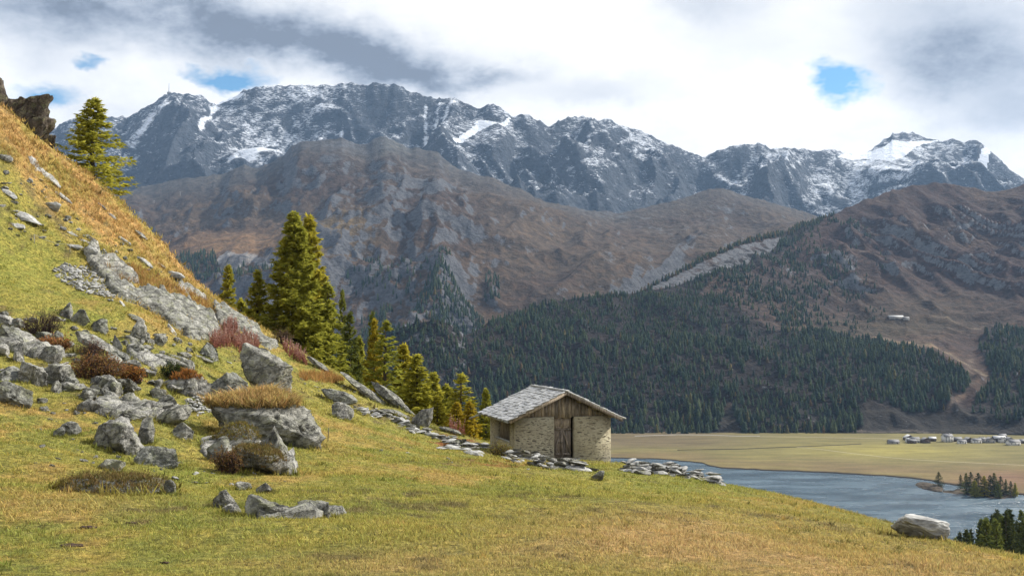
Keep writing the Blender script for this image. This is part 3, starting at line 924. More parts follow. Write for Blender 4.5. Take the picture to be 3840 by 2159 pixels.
# ------------------------------------------------------------------ rock
m, t = material('grey_schist')
p = t.obj(); rnd = t.rand()
off = t.vm('ADD', t.node('ShaderNodeVectorRotate', {'Vector': p, 'Angle': t.m('SUBTRACT', t.m('MULTIPLY', rnd, 2.4), 0.6)}, rotation_type='Y_AXIS'), t.comb(t.m('MULTIPLY', rnd, 91.0), t.m('MULTIPLY', rnd, 37.0), t.m('MULTIPLY', rnd, 53.0)))
n1 = t.noise(off, 1.6, 6, 0.65, 0.4)
n2 = t.noise(off, 9.0, 5, 0.7)
n4 = t.noise(t.scl(off, (0.55, 0.55, 3.2)), 3.2, 5, 0.68, 0.7)
n3 = t.noise(t.vm('ADD', off, (7.0, 3.0, 1.0)), 2.3, 5, 0.65)
tone = t.m('ADD', t.m('MULTIPLY', n1, 0.50), t.m('ADD', t.m('MULTIPLY', n2, 0.45), t.m('MULTIPLY', n4, 0.20)))
rock = t.ramp(tone, [(0.42, (0.036, 0.037, 0.037)), (0.53, (0.155, 0.155, 0.146)), (0.63, (0.330, 0.326, 0.302)), (0.80, (0.58, 0.57, 0.54))])
rock = t.mix(1.0, rock, t.ramp(rnd, [(0.0, (0.80, 0.82, 0.80)), (0.5, (1.0, 0.99, 0.95)), (1.0, (1.16, 1.15, 1.15))]), 'MULTIPLY')
lich = t.m('MULTIPLY', t.rng(n3, 0.50, 0.66), t.rng(n2, 0.35, 0.6))
rock = t.mix(t.m('MULTIPLY', lich, 0.7), rock, (0.20, 0.21, 0.095))
rock = t.mix(t.m('MULTIPLY', t.rng(n3, 0.40, 0.30), 0.5), rock, (0.05, 0.048, 0.045))
hgt = t.m('ADD', t.m('MULTIPLY', n4, 0.6), t.m('ADD', t.m('MULTIPLY', n2, 0.5), t.m('MULTIPLY', n1, 0.6)))
vc = t.node('ShaderNodeTexVoronoi', {'Vector': t.vm('ADD', t.scl(off, (1.0, 1.0, 1.9)), t.scl(t.comb(n1, n3, n4), 0.9)), 'Scale': 0.85}, feature='DISTANCE_TO_EDGE')
crk = t.rng(vc, 0.0, 0.030)
rock = t.mix(t.m('MULTIPLY', t.m('MULTIPLY', t.m('SUBTRACT', 1.0, crk), t.rng(n1, 0.42, 0.62)), 0.85), rock, (0.018, 0.018, 0.018))
hgt = t.m('ADD', hgt, t.m('MULTIPLY', t.rng(vc, 0.0, 0.07), 0.45))
finish(t, rock, 0.92, t.bump(hgt, 1.0, 0.18), 0.2)
MAT_ROCK = m

m, t = material('pale_slab')
p = t.obj(); rnd = t.rand()
off = t.vm('ADD', p, t.comb(t.m('MULTIPLY', rnd, 91.0), t.m('MULTIPLY', rnd, 37.0), t.m('MULTIPLY', rnd, 53.0)))
n1 = t.noise(off, 2.0, 5, 0.65, 0.4)
n4 = t.noise(t.scl(off, (0.5, 0.5, 3.0)), 4.0, 5, 0.68, 0.6)
tone = t.m('ADD', t.m('MULTIPLY', n1, 0.5), t.m('MULTIPLY', n4, 0.55))
rock = t.ramp(tone, [(0.38, (0.07, 0.07, 0.07)), (0.52, (0.27, 0.27, 0.26)), (0.74, (0.56, 0.56, 0.54))])
finish(t, rock, 0.9, t.bump(tone, 0.8, 0.1), 0.2)
MAT_PALE = m


def ico(sub):
    ph = (1 + 5 ** 0.5) / 2
    v = np.array([(-1, ph, 0), (1, ph, 0), (-1, -ph, 0), (1, -ph, 0), (0, -1, ph), (0, 1, ph), (0, -1, -ph), (0, 1, -ph), (ph, 0, -1), (ph, 0, 1), (-ph, 0, -1), (-ph, 0, 1)], float)
    v /= np.linalg.norm(v, axis=1)[:, None]
    f = [(0, 11, 5), (0, 5, 1), (0, 1, 7), (0, 7, 10), (0, 10, 11), (1, 5, 9), (5, 11, 4), (11, 10, 2), (10, 7, 6), (7, 1, 8),
         (3, 9, 4), (3, 4, 2), (3, 2, 6), (3, 6, 8), (3, 8, 9), (4, 9, 5), (2, 4, 11), (6, 2, 10), (8, 6, 7), (9, 8, 1)]
    v = [tuple(a) for a in v]
    for _ in range(sub):
        mid = {}; nf = []
        def mp(a, b):
            k = (min(a, b), max(a, b))
            if k not in mid:
                q = np.array(v[a]) + np.array(v[b]); q /= np.linalg.norm(q)
                v.append(tuple(q)); mid[k] = len(v) - 1
            return mid[k]
        for a, b, c in f:
            ab, bc, ca = mp(a, b), mp(b, c), mp(c, a)
            nf += [(a, ab, ca), (b, bc, ab), (c, ca, bc), (ab, bc, ca)]
        f = nf
    return np.array(v), np.array(f)


ICO = {s: ico(s) for s in (1, 2, 3, 4)}


def rock_verts(seed, dims, sub=3, cuts=16, rough=0.08, strata=0.06, lo=0.42, hi=0.84):
    """a broken boulder: a sphere cut by planes, with bedding ledges and a rough surface; dims are its full sizes"""
    r = np.random.RandomState(seed)
    v, f = ICO[sub]
    v = v.copy() * 1.05
    for _ in range(cuts):
        n = r.normal(size=3); n /= np.linalg.norm(n)
        o = r.uniform(lo, hi)
        v -= np.maximum(0, v @ n - o)[:, None] * n
    v /= np.abs(v).max(0)
    dims = np.asarray(dims, float)
    q = v * (dims / dims.max()) * 2.0
    nrm_ = v / (np.linalg.norm(v, axis=1)[:, None] + 1e-9)
    tilt = r.normal(size=2) * 0.18
    hh = q[:, 2] + q[:, 0] * tilt[0] + q[:, 1] * tilt[1] + 0.15 * fbm(q * 1.3 + seed, 3, seed)
    k = r.uniform(4, 7)
    saw = np.mod(hh * k, 1.0)
    led = np.where(saw < 0.8, saw / 0.8, (1 - saw) / 0.2) - 0.5
    side = 1 - np.abs(nrm_[:, 2]) ** 1.5
    dsp = rough * 1.3 * fbm(q * 2.2 + seed * 3.1, 4, seed + 5, 0.6) + strata * led * side - rough * 1.2 * ridged(q * 1.7 + seed, 3, seed + 9) ** 3
    v = v * dims * 0.5 + nrm_ * dsp[:, None] * dims.mean() * 0.75
    return v, f


def orient(v, roll=0.0, yaw=0.0, pit=0.0):
    M = np.array((Matrix.Rotation(yaw, 3, 'Z') @ Matrix.Rotation(roll, 3, 'Y') @ Matrix.Rotation(pit, 3, 'X')))
    return v @ M.T


def cam_scale(d): return d / F


NAMED = []; FOOT = []
_cut = (',', ' standing', ' leaning', ' with ', ' rising', ' beside', ' in ', ' at ', ' above', ' of ', ' lying', ' behind', ' below', ' right ', ' left ', ' tucked', ' wedged', ' low ', ' sloping', ' cut ', ' near ', ' half', ' sliding',
        ' just', ' under', ' between', ' to ', ' alone', ' streaking', ' jutting', ' midway', ' crowning', ' along', ' touching', ' overhanging', ' running', ' on ', ' beneath', ' capping', ' capped', ' over ')
def short_name(label):
    i = min([label.find(c) for c in _cut if label.find(c) > 0] + [len(label)])
    return label[:i]


def add_rock(name, label, cat, box, roll=0, kind='b', seed=0, depth=0.8, mat=None, sub=4, group=None, d=None, **kw):
    """box = the stone's extent in the photograph (x0, x1, y0, y1); it is given its real size at the distance of the ground it rests on"""
    x0, x1, y0, y1 = box
    cx = (x0 + x1) / 2
    r = np.random.RandomState(seed + 7)
    if kind == 's':                       # slab lying on the slope
        g = hit(cx, (y0 + y1) / 2 + 0.15 * (y1 - y0))
        k = cam_scale(g[1])
        th = kw.pop('thick', 0.22)
        W = math.hypot(x1 - x0, (y1 - y0)) * k if roll else (x1 - x0) * k
        W *= 0.96
        T = max(W * th, 0.12)
        dp = W * depth
        v, f = rock_verts(seed, (W, dp, T), sub, 9, kw.pop('rough', 0.045), kw.pop('strata', 0.03), 0.62, 0.92)
        # follow the slope under the slab
        e = 0.4 * W + 0.2
        zx = (ground_z(g[0] + e, g[1]) - ground_z(g[0] - e, g[1]))[0] / (2 * e)
        zy = (ground_z(g[0], g[1] + e) - ground_z(g[0], g[1] - e))[0] / (2 * e)
        rl = R(roll)
        pt = math.atan(zy) * 0.8 - kw.pop('face', 0.0)
        v = orient(v, rl, kw.pop('yaw', 0.0), pt)
        loc = (g[0], g[1], g[2] + T * kw.pop('lift', 0.12))
    else:                                 # boulder standing on the ground
        g = hit(cx, y1) if d is None else at(cx, y1, d)
        k = cam_scale(g[1])
        W, H = (x1 - x0) * k, (y1 - y0) * k
        dp = W * depth
        Ht = H * 1.75
        v, f = rock_verts(seed, (W * 1.02, dp, Ht), sub, kw.pop('cuts', 14), kw.pop('rough', 0.05), kw.pop('strata', 0.055))
        fl = kw.pop('flat', 1.0)
        zc = v[:, 2].max() * fl
        v[:, 2] = np.where(v[:, 2] > zc, zc + (v[:, 2] - zc) * 0.12, v[:, 2])
        v = orient(v, R(roll), kw.pop('yaw', r.uniform(-0.25, 0.25)), kw.pop('pitch', 0.0))
        zspan = v[:, 2].max()
        loc = (g[0] * (1 + 0.3 * dp / g[1]), g[1] + 0.3 * dp, g[2] + H - zspan)
    o = place(name, mesh(name, v, f, mat or MAT_ROCK, None, kw.pop('smooth', False)), None, loc)
    NAMED.append((cx, (y0 + y1) / 2, short_name(label)))
    FOOT.append((loc[0], loc[1], W, dp))
    return tag(o, label, cat, group)


ROCKS = [
    # box, roll, kind, seed, depth, label, extra
    ((888, 1126, 1285, 1480), 8, 'b', 1, 0.85, 'largest lichen-grey boulder, standing just below the red fireweed', dict(sub=4, cuts=10, strata=0.03)),
    ((700, 915, 1396, 1500), -6, 'b', 2, 0.9, 'pale domed boulder leaning out below the largest boulder', dict(sub=4)),
    ((584, 790, 1392, 1480), 0, 'b', 3, 0.8, 'dark mossy boulder with rusty grass along its top edge', dict(sub=4)),
    ((345, 520, 1568, 1690), -14, 'b', 6, 0.8, 'pale wedge-shaped rock fin rising to a point from the turf', dict(sub=4)),
    ((520, 580, 1566, 1662), 4, 'b', 7, 0.9, 'upright bleached rock tooth beside the pale wedge', dict(sub=3)),
    ((585, 722, 1548, 1632), -22, 's', 8, 0.7, 'tilted layered slab boulder with a heathery back', dict(thick=0.5, sub=4, strata=0.06, lift=0.5)),
    ((640, 740, 1585, 1645), -10, 'b', 9, 0.8, 'yellowish block wedged under the tilted layered slab', {}),
    ((508, 698, 1678, 1748), 3, 'b', 10, 0.7, 'smooth whale-backed boulder in front of the bleached tooth', dict(sub=4, cuts=8, strata=0.02)),
    ((362, 462, 1722, 1765), 0, 'b', 11, 0.7, 'low rounded boulder above the heath mound', {}),
    ((608, 668, 1800, 1855), 0, 'b', 12, 0.8, 'blocky stone at the end of the heath mound', {}),
    ((905, 1130, 1858, 1942), 0, 'b', 13, 0.5, 'long cracked outcrop low in the meadow, nearest the viewer', dict(sub=4, strata=0.08)),
    ((1105, 1250, 1880, 1932), 0, 'b', 14, 0.5, 'small broken end of the long cracked outcrop', dict(strata=0.08)),
    ((772, 920, 1838, 1905), 12, 'b', 15, 0.6, 'stepped slab sloping down towards the long cracked outcrop', dict(strata=0.09)),
    ((830, 915, 1890, 1928), 0, 'b', 16, 0.6, 'white rubble stone at the foot of the stepped slab', {}),
    ((883, 953, 1806, 1835), 0, 'b', 17, 0.7, 'flat-topped stone, left of two above the stepped slab', {}),
    ((962, 1026, 1810, 1848), 10, 'b', 18, 0.7, 'angular stone, right of two above the stepped slab', {}),
    ((-25, 116, 1428, 1522), 0, 'b', 19, 0.8, 'angular boulder cut by the picture edge beside the green turf', dict(sub=4)),
    ((60, 180, 1352, 1440), 0, 'b', 20, 0.8, 'rounded grey boulder behind the angular edge boulder', {}),
    ((165, 275, 1360, 1445), 8, 'b', 21, 0.8, 'broad boulder with a flat sloping front near the rust bush', dict(sub=4)),
    ((190, 242, 1600, 1638), 0, 'b', 22, 0.8, 'small round stone of a lone pair in the turf', {}),
    ((222, 305, 1580, 1632), 12, 'b', 23, 0.7, 'pointed slab of a lone pair in the turf', {}),
    ((286, 428, 1496, 1542), 4, 'b', 24, 0.7, 'long low striped boulder at the start of the boulder row', dict(strata=0.08)),
    ((430, 560, 1472, 1528), 4, 'b', 25, 0.7, 'fat striped boulder in the middle of the boulder row', dict(strata=0.08)),
    ((554, 684, 1480, 1540), 8, 'b', 26, 0.7, 'dark slabby boulder at the end of the boulder row', dict(strata=0.08)),
    ((370, 458, 1462, 1508), -6, 'b', 27, 0.7, 'tilted slab behind the fat striped boulder', {}),
    ((412, 560, 1536, 1576), 6, 'b', 28, 0.7, 'flat layered slab lying below the boulder row', dict(strata=0.1)),
    ((556, 650, 1508, 1550), 0, 'b', 29, 0.7, 'grey block tucked beneath the dark slabby boulder', {}),
    ((350, 437, 1404, 1455), -12, 'b', 30, 0.7, 'ribbed slanting boulder below the rust bush', dict(strata=0.1)),
    ((452, 516, 1418, 1455), 0, 'b', 31, 0.7, 'small dark boulder right of the ribbed slanting boulder', {}),
    ((336, 394, 1442, 1484), 0, 'b', 32, 0.7, 'pale pyramid stone above the boulder row', {}),
    ((293, 348, 1462, 1502), 0, 'b', 33, 0.8, 'dark angular stone left of the pale pyramid stone', {}),
    ((268, 470, 1240, 1352), 28, 's', 34, 0.45, 'long tilted slab beside the rust bush', dict(thick=0.22, sub=4, lift=0.35)),
    ((218, 280, 1132, 1192), 0, 'b', 35, 0.8, 'mossy boulder, upper of a pair under the green turf', {}),
    ((262, 335, 1158, 1218), 0, 'b', 36, 0.8, 'split boulder, lower of a pair under the green turf', {}),
    ((336, 405, 1192, 1246), 0, 'b', 37, 0.8, 'dark layered boulder left of the weathered stump', dict(strata=0.1)),
    ((480, 556, 1200, 1276), 0, 'b', 38, 0.8, 'stacked peaked boulder below the big slab outcrop', {}),
    ((410, 460, 1255, 1316), 0, 'b', 39, 0.8, 'narrow upright stone beside the long tilted slab', {}),
    ((578, 704, 1330, 1380), 20, 's', 40, 0.4, 'long pale slab sliding towards the mossy boulder', dict(thick=0.2, lift=0.4)),
    ((612, 730, 1316, 1370), 24, 's', 41, 0.4, 'broad smooth slab half sunk in grass above the pale slab', dict(thick=0.2)),
    ((730, 824, 1282, 1340), 18, 'b', 42, 0.7, 'layered block just under the red fireweed', dict(strata=0.1)),
    ((724, 798, 1318, 1365), 24, 's', 43, 0.5, 'greenish slab left of the largest boulder', dict(thick=0.25)),
    ((-15, 80, 1216, 1298), 0, 'b', 44, 0.8, 'knobbly boulder at the picture edge under the bare bush', {}),
    ((138, 228, 1296, 1360), 6, 'b', 45, 0.8, 'blocky boulder right of the upright grey stone', {}),
    ((38, 88, 1296, 1358), 0, 'b', 46, 0.8, 'upright grey stone near the picture edge', {}),
    ((-15, 74, 1176, 1222), 0, 'b', 47, 0.8, 'lichened block at the picture edge above the knobbly boulder', {}),
    ((180, 250, 1240, 1290), 12, 'b', 48, 0.8, 'whitish sloping boulder below the bare dark bush', {}),
    ((1272, 1456, 1386, 1532), 37, 's', 49, 0.42, 'great pale left-leaning brow slab, first of two', dict(thick=0.16, sub=4, lift=0.5, mat=0)),
    ((1386, 1560, 1424, 1572), 38, 's', 50, 0.40, 'great pale brow slab nearer the hut, second of two', dict(thick=0.18, sub=4, lift=0.6)),
    ((1546, 1630, 1526, 1600), 20, 'b', 51, 0.7, 'pointed grey boulder at the end of the great slabs', {}),
    ((1198, 1338, 1468, 1532), 16, 's', 52, 0.55, 'long rounded boulder on the grass below the great slabs', dict(thick=0.32, lift=0.5)),
    ((1228, 1322, 1508, 1570), 4, 'b', 53, 0.8, 'dome-shaped boulder below the long rounded boulder', {}),
    ((1398, 1540, 1513, 1570), 18, 's', 54, 0.5, 'flat brown-grey slab along the foot of the great slabs', dict(thick=0.18)),
    ((1146, 1246, 1334, 1402), 32, 's', 55, 0.4, 'dark slab on the brow beneath the tall larches', dict(thick=0.2, lift=0.5)),
    ((1632, 1730, 1596, 1634), 17, 's', 56, 0.5, 'dark flat slab on the brow near the golden larches', dict(thick=0.22, lift=0.4)),
    ((2218, 2272, 1764, 1800), 0, 'b', 58, 0.8, 'ragged grey stone alone in the grass in front of the hut', {}),
    # hillside slabs
    ((158, 236, 735, 812), 0, 's', 60, 0.6, 'bright white slab standing out on the upper slope', dict(thick=0.4, face=0.7, mat=1, lift=0.3)),
    ((38, 156, 772, 846), 24, 's', 61, 0.5, 'grey flat slab below left of the bright white slab', dict(thick=0.2, mat=1)),
    ((2, 62, 695, 745), 34, 's', 62, 0.5, 'small pale slab at the picture edge on the upper slope', dict(mat=1)),
    ((137, 233, 612, 700), 42, 's', 63, 0.35, 'long narrow pale slab streaking down the upper slope', dict(thick=0.15, mat=1)),
    ((203, 270, 706, 760), 38, 's', 64, 0.35, 'dark-edged slab between the bright slab and the ridge larch', dict(thick=0.16, mat=1)),
    ((-12, 47, 572, 608), 20, 's', 65, 0.6, 'rounded stone at the picture edge under the crag', dict(thick=0.4)),
    ((28, 98, 832, 860), 12, 's', 66, 0.6, 'white slab at the top of the green turf', dict(thick=0.3, mat=1)),
    ((292, 345, 888, 920), 22, 's', 67, 0.6, 'pale stone above the scree hollow', dict(mat=1)),
    ((443, 494, 880, 920), 36, 's', 68, 0.4, 'thin slab near the hillside brow', dict(mat=1)),
    ((500, 554, 866, 904), 32, 's', 69, 0.5, 'dark slab jutting over the hillside brow', dict(thick=0.3, lift=0.5)),
    ((252, 290, 855, 892), 30, 's', 70, 0.5, 'small bright slab midway up the slope', dict(mat=1)),
    ((240, 310, 905, 935), 10, 's', 71, 0.5, 'low grey slab between small bright stones', dict(mat=1)),
    ((404, 442, 790, 826), 38, 's', 72, 0.4, 'narrow slab beneath the ridge larch', dict(mat=1)),
    ((366, 400, 755, 785), 38, 's', 73, 0.4, 'slim slab touching the dry grass under the ridge larch', dict(mat=1)),
    ((314, 370, 925, 975), 10, 'b', 74, 0.7, 'pale block crowning the big slab outcrop', dict(mat=1)),
    ((610, 692, 1018, 1058), 10, 's', 80, 0.6, 'pale ledge overhanging the dry grass', dict(thick=0.3, mat=1, lift=0.5)),
    ((445, 480, 1120, 1160), 50, 's', 81, 0.5, 'thin bright slab under the left sheet', dict(mat=1)),
    ((620, 668, 1205, 1270), 55, 's', 82, 0.5, 'steep bright slab under the broad lower sheet', dict(mat=1, lift=0.4)),
    ((480, 540, 1170, 1215), 24, 's', 83, 0.6, 'loose slab below the left sheet', dict(lift=0.4)),
    ((500, 575, 950, 1000), 34, 's', 84, 0.5, 'slab near the brow above the big slab outcrop', dict(mat=1)),
    ((585, 620, 975, 1005), 34, 's', 85, 0.5, 'dark chip of rock on the brow', {}),
    ((785, 815, 1108, 1132), 28, 's', 86, 0.6, 'small dark stone on the brow before the small larches', {}),
]
for (bx_, roll, kind, seed, dep, label, kw) in ROCKS:
    kw = dict(kw)
    mt = MAT_PALE if kw.pop('mat', 0) == 1 else MAT_ROCK
    nm = 'rock_slab' if kind == 's' else 'boulder'
    add_rock(nm, label, 'rock', bx_, roll, kind, seed, dep, mt, **kw)

MAT_CRAG = MAT_ROCK.copy(); MAT_CRAG.name = 'brown_crag_rock'
for n_ in MAT_CRAG.node_tree.nodes:
    if n_.type == 'VALTORGB' and len(n_.color_ramp.elements) == 4:
        for e_, c_ in zip(n_.color_ramp.elements, ((0.018, 0.015, 0.012), (0.060, 0.048, 0.038), (0.120, 0.098, 0.078), (0.24, 0.205, 0.17))): e_.color = (*c_, 1)
# the boulder on the right brow, the crag at the top of the slope
add_rock('boulder', 'long flat-topped boulder on the meadow brow above the lake', 'rock', (3312, 3562, 1936, 2020), 9, 'b', 57, 0.6, MAT_PALE, 4, cuts=7, strata=0.05, flat=0.42, yaw=0.0)
for bx_, seed, dd, roll, label in (((-330, 70, 235, 640), 90, 66, 30, 'dark jagged crag capping the top of the slope'),
                                   ((-80, 92, 335, 640), 91, 66, 40, 'middle block of the dark crag'),
                                   ((0, 135, 425, 640), 92, 66, 45, 'lower shoulder of the dark crag'),
                                   ((70, 176, 495, 640), 93, 67, 48, 'foot of the dark crag on the brow')):
    add_rock('crag', label, 'crag', bx_, roll, 'b', seed, 0.7, MAT_CRAG, 4, d=dd, strata=0.09, rough=0.10)

# the grass-capped block and the mossy outcrop in front of it are built below with their turf
CAPS = []
def block(name, label, box, seed, depth, flat, **kw):
    o = add_rock(name, label, 'rock', box, 0, 'b', seed, depth, MAT_ROCK, 4, **kw)
    return o
blk = add_rock('boulder', 'big block capped with long straw-coloured grass, dark hollow beneath', 'rock', (796, 1212, 1478, 1660), 0, 'b', 101, 0.85, MAT_ROCK, 4, cuts=10, rough=0.07, strata=0.07, flat=0.50, yaw=0.0, pitch=0.30)
CAPS.append((blk, 0.50, 'straw'))
for bx_, seed, label, dep, cap in (((760, 1000, 1590, 1700), 102, 'mossy outcrop in front of the grass-capped block', 0.9, 'moss'),
                                   ((930, 1122, 1600, 1770), 103, 'steep grey rib at the front corner of the mossy outcrop', 0.8, None),
                                   ((770, 880, 1640, 1735), 104, 'crumbling rock step on the near side of the mossy outcrop', 0.7, None),
                                   ((840, 1090, 1680, 1772), 105, 'heath-covered hump at the foot of the grey rib', 1.0, 'heath'),
                                   ((785, 905, 1640, 1672), 107, 'white weathered ledge on the mossy outcrop', 0.7, None),
                                   ((960, 1020, 1632, 1668), 108, 'white perched block on the mossy outcrop', 0.8, None)):
    o = add_rock('outcrop' if cap or seed == 103 else 'boulder', label, 'rock', bx_, 0, 'b', seed, dep, MAT_PALE if seed in (107, 108) else MAT_ROCK, 4 if cap else 3, strata=0.06)
    if cap: CAPS.append((o, 0.35 if cap == 'moss' else -0.1, cap))
o = add_rock('outcrop', 'low mound of brown heath over rock near the meadow edge', 'rock', (235, 630, 1800, 1850), 0, 'b', 106, 0.8, MAT_ROCK, 4, cuts=6, rough=0.05, strata=0.02)
CAPS.append((o, -0.25, 'heath'))
CAPS.append((bpy.data.objects['boulder.002'] if 'boulder.002' in bpy.data.objects else blk, 0.55, 'rust'))

# ------------------------------------------------------------------ bedrock laid bare: sheets that follow the slope
def bedrock(name, label, poly, seed, rise=0.35, res=0.14, soft=14.0, step=0.30, mat=None, cat='rock'):
    pl = np.array(poly, float)
    H_ = np.array([hit(a, b) for a, b in poly])
    x0, y0 = H_[:, 0].min() - 0.8, H_[:, 1].min() - 1.2
    x1, y1 = H_[:, 0].max() + 0.8, H_[:, 1].max() + 1.2
    nx_, ny_ = int((x1 - x0) / res) + 2, int((y1 - y0) / res) + 2
    if nx_ * ny_ > 30000:
        f_ = math.sqrt(nx_ * ny_ / 30000.0); nx_ = int(nx_ / f_); ny_ = int(ny_ / f_)
    gx_, gy_ = np.meshgrid(np.linspace(x0, x1, nx_), np.linspace(y0, y1, ny_))
    gz_ = ground_z(gx_, gy_)
    qx, qy = to_px(np.stack([gx_, gy_, gz_], -1))
    # signed distance to the outline, in photograph pixels
    dist = np.full(qx.shape, 1e9)
    for (ax, ay), (bx2, by2) in zip(poly, poly[1:] + poly[:1]):
        L = math.hypot(bx2 - ax, by2 - ay) + 1e-9; ux, uy = (bx2 - ax) / L, (by2 - ay) / L
        al = np.clip((qx - ax) * ux + (qy - ay) * uy, 0, L)
        dist = np.minimum(dist, np.hypot(qx - ax - al * ux, qy - ay - al * uy))
    sd_ = np.where(in_poly(qx, qy, poly), dist, -dist)
    P_ = np.stack([gx_.ravel(), gy_.ravel(), gz_.ravel()], -1)
    n_ = fbm(P_ / 1.1, 4, seed, 0.6).reshape(qx.shape)
    sd_ = sd_ + n_ * soft * 1.1
    k = sstep(sd_, -soft * 0.25, soft * 0.75)
    # bedding steps
    s_ = (P_[:, 0] * 0.75 + P_[:, 2] * 0.9 + P_[:, 1] * 0.25 + 0.7 * fbm(P_ / 2.3, 3, seed + 3)).reshape(qx.shape) / 0.85
    saw = np.mod(s_, 1.0); st = np.where(saw < 0.82, saw / 0.82, (1 - saw) / 0.18) - 0.5
    jt = ridged(P_ / 0.9, 3, seed + 6).reshape(qx.shape)
    hgt_ = rise * (0.75 + 0.6 * n_) + step * st * 0.55 - 0.30 * rise * jt ** 3 + 0.06 * fbm(P_ / 0.3, 3, seed + 8).reshape(qx.shape)
    zz = gz_ + hgt_ * k - (1 - k) * 0.45
    keep_ = (sd_ > -soft * 0.9).ravel()
    F_ = grid_faces(ny_, nx_)
    F_ = F_[keep_[F_].any(1)]
    V_ = np.stack([gx_, gy_, zz], -1).reshape(-1, 3)
    used = np.unique(F_); re_ = np.full(len(V_), -1); re_[used] = np.arange(len(used))
    c_ = V_[used].mean(0)
    o = place(name, mesh(name, V_[used] - c_, re_[F_], mat or MAT_ROCK), None, tuple(c_))
    NAMED.append((pl[:, 0].mean(), pl[:, 1].mean(), short_name(label)))
    return tag(o, label, cat)


bedrock('rock_outcrop', 'upper sheet of the big slab outcrop above the scree', [(316, 950), (335, 930), (368, 940), (380, 958), (430, 978), (500, 1025), (518, 1060), (470, 1066), (400, 1062), (362, 1040), (332, 1005)], 75, 0.55, step=0.25)
bedrock('rock_outcrop', 'broad main face of the big slab outcrop', [(395, 1062), (470, 1068), (540, 1092), (600, 1088), (700, 1118), (790, 1178), (818, 1215), (830, 1252), (780, 1278), (700, 1264), (640, 1228), (590, 1185), (540, 1158), (480, 1138), (430, 1118), (402, 1090)], 76, 0.6, step=0.32)
bedrock('rock_outcrop', 'shattered grey ledge running down the brow to the larches', [(780, 1140), (850, 1150), (930, 1208), (1000, 1258), (1045, 1300), (1010, 1312), (950, 1275), (870, 1238), (815, 1205)], 77, 0.45, step=0.4)
bedrock('rock_outcrop', 'cracked strip along the top of the big slab outcrop', [(640, 1052), (700, 1068), (770, 1112), (792, 1142), (740, 1128), (680, 1095)], 78, 0.4, step=0.3)
bedrock('rock_outcrop', 'bare rock patch on the slope under the crag', [(95, 590), (130, 600), (175, 640), (230, 690), (225, 705), (180, 680), (130, 640)], 79, 0.3, step=0.25, mat=MAT_PALE)
bedrock('rock_outcrop', 'low crumbling rock apron round the foot of the boulder row', [(300, 1520), (420, 1500), (560, 1520), (690, 1530), (640, 1570), (520, 1585), (420, 1580), (320, 1545)], 80, 0.25, step=0.35)
bedrock('rock_outcrop', 'rough rock apron under the mossy outcrop', [(740, 1650), (800, 1640), (960, 1690), (1110, 1700), (1125, 1760), (1080, 1775), (940, 1760), (800, 1745), (745, 1700)], 81, 0.22, step=0.3)
bedrock('rock_outcrop', 'knobbly rock bank at the picture edge below the bare bush', [(-20, 1250), (60, 1235), (150, 1270), (230, 1300), (250, 1340), (140, 1350), (40, 1320), (-20, 1310)], 83, 0.35, step=0.4)
bedrock('rock_outcrop', 'worn rock bank behind the angular edge boulder', [(-20, 1400), (60, 1380), (160, 1395), (280, 1420), (290, 1445), (150, 1450), (40, 1440), (-20, 1440)], 84, 0.25, step=0.35)
bedrock('rock_outcrop', 'flat rock pavement below the long pale slab', [(470, 1300), (560, 1310), (640, 1350), (650, 1385), (560, 1380), (480, 1340)], 85, 0.22, step=0.3)
bedrock('rock_outcrop', 'rock edge peeping out along the long cracked outcrop', [(900, 1915), (1000, 1925), (1120, 1920), (1260, 1912), (1330, 1922), (1250, 1940), (1100, 1948), (940, 1945)], 82, 0.16, step=0.2, soft=8.0)

# ------------------------------------------------------------------ loose small stones
STONES = [mesh('stone', *rock_verts(500 + i, (1, r_, h_), 2, 16, 0.07, 0.05, 0.40, 0.8), MAT_PALE if i in (1, 4, 6) else MAT_ROCK)
          for i, (r_, h_) in enumerate(((0.8, 0.6), (0.7, 0.35), (0.9, 0.75), (0.6, 0.5), (0.75, 0.3), (0.85, 0.55), (0.65, 0.4), (0.9, 0.6)))]
FIELDS = [  # polygon in the photograph, count, size range (m), label, group
    ([(0, 1180), (230, 1200), (330, 1250), (560, 1300), (620, 1400), (700, 1480), (560, 1560), (280, 1540), (200, 1450), (0, 1420)], 62, (0.45, 1.15), 'grey boulder', 'smaller boulders of the near slope'),
    ([(420, 1230), (720, 1290), (760, 1380), (560, 1390), (440, 1330)], 32, (0.4, 0.95), 'grey boulder', 'smaller boulders below the slab outcrop'),
    ([(0, 1180), (260, 1180), (560, 1230), (600, 1480), (560, 1560), (200, 1560), (0, 1500)], 110, (0.14, 0.5), 'small grey stone lying among the boulders of the near slope', 'stones among the boulders'),
    ([(560, 1250), (860, 1300), (900, 1400), (760, 1420), (560, 1390)], 24, (0.15, 0.45), 'small grey stone on the grass left of the largest boulder', 'stones left of the largest boulder'),
    ([(1120, 1400), (1260, 1420), (1420, 1530), (1440, 1570), (1240, 1530), (1130, 1470)], 34, (0.18, 0.55), 'small grey stone in the strip below the great pale slabs', 'stones below the great slabs'),
    ([(0, 640), (120, 650), (300, 780), (480, 930), (640, 1050), (500, 1010), (300, 950), (0, 900)], 90, (0.14, 0.62), 'small pale stone dotted over the upper dry slope', 'stones on the dry slope'),
    ([(150, 1540), (420, 1600), (700, 1750), (1100, 1760), (1150, 1800), (700, 1830), (130, 1760)], 55, (0.07, 0.28), 'small pale stone in the turf around the outcrops', 'stones around the outcrops'),
    ([(1400, 1650), (1850, 1700), (2100, 1780), (1800, 1760), (1400, 1700)], 14, (0.1, 0.28), 'small stone in the grass below the fallen wall', 'stones below the fallen wall'),
]
SMALL = []
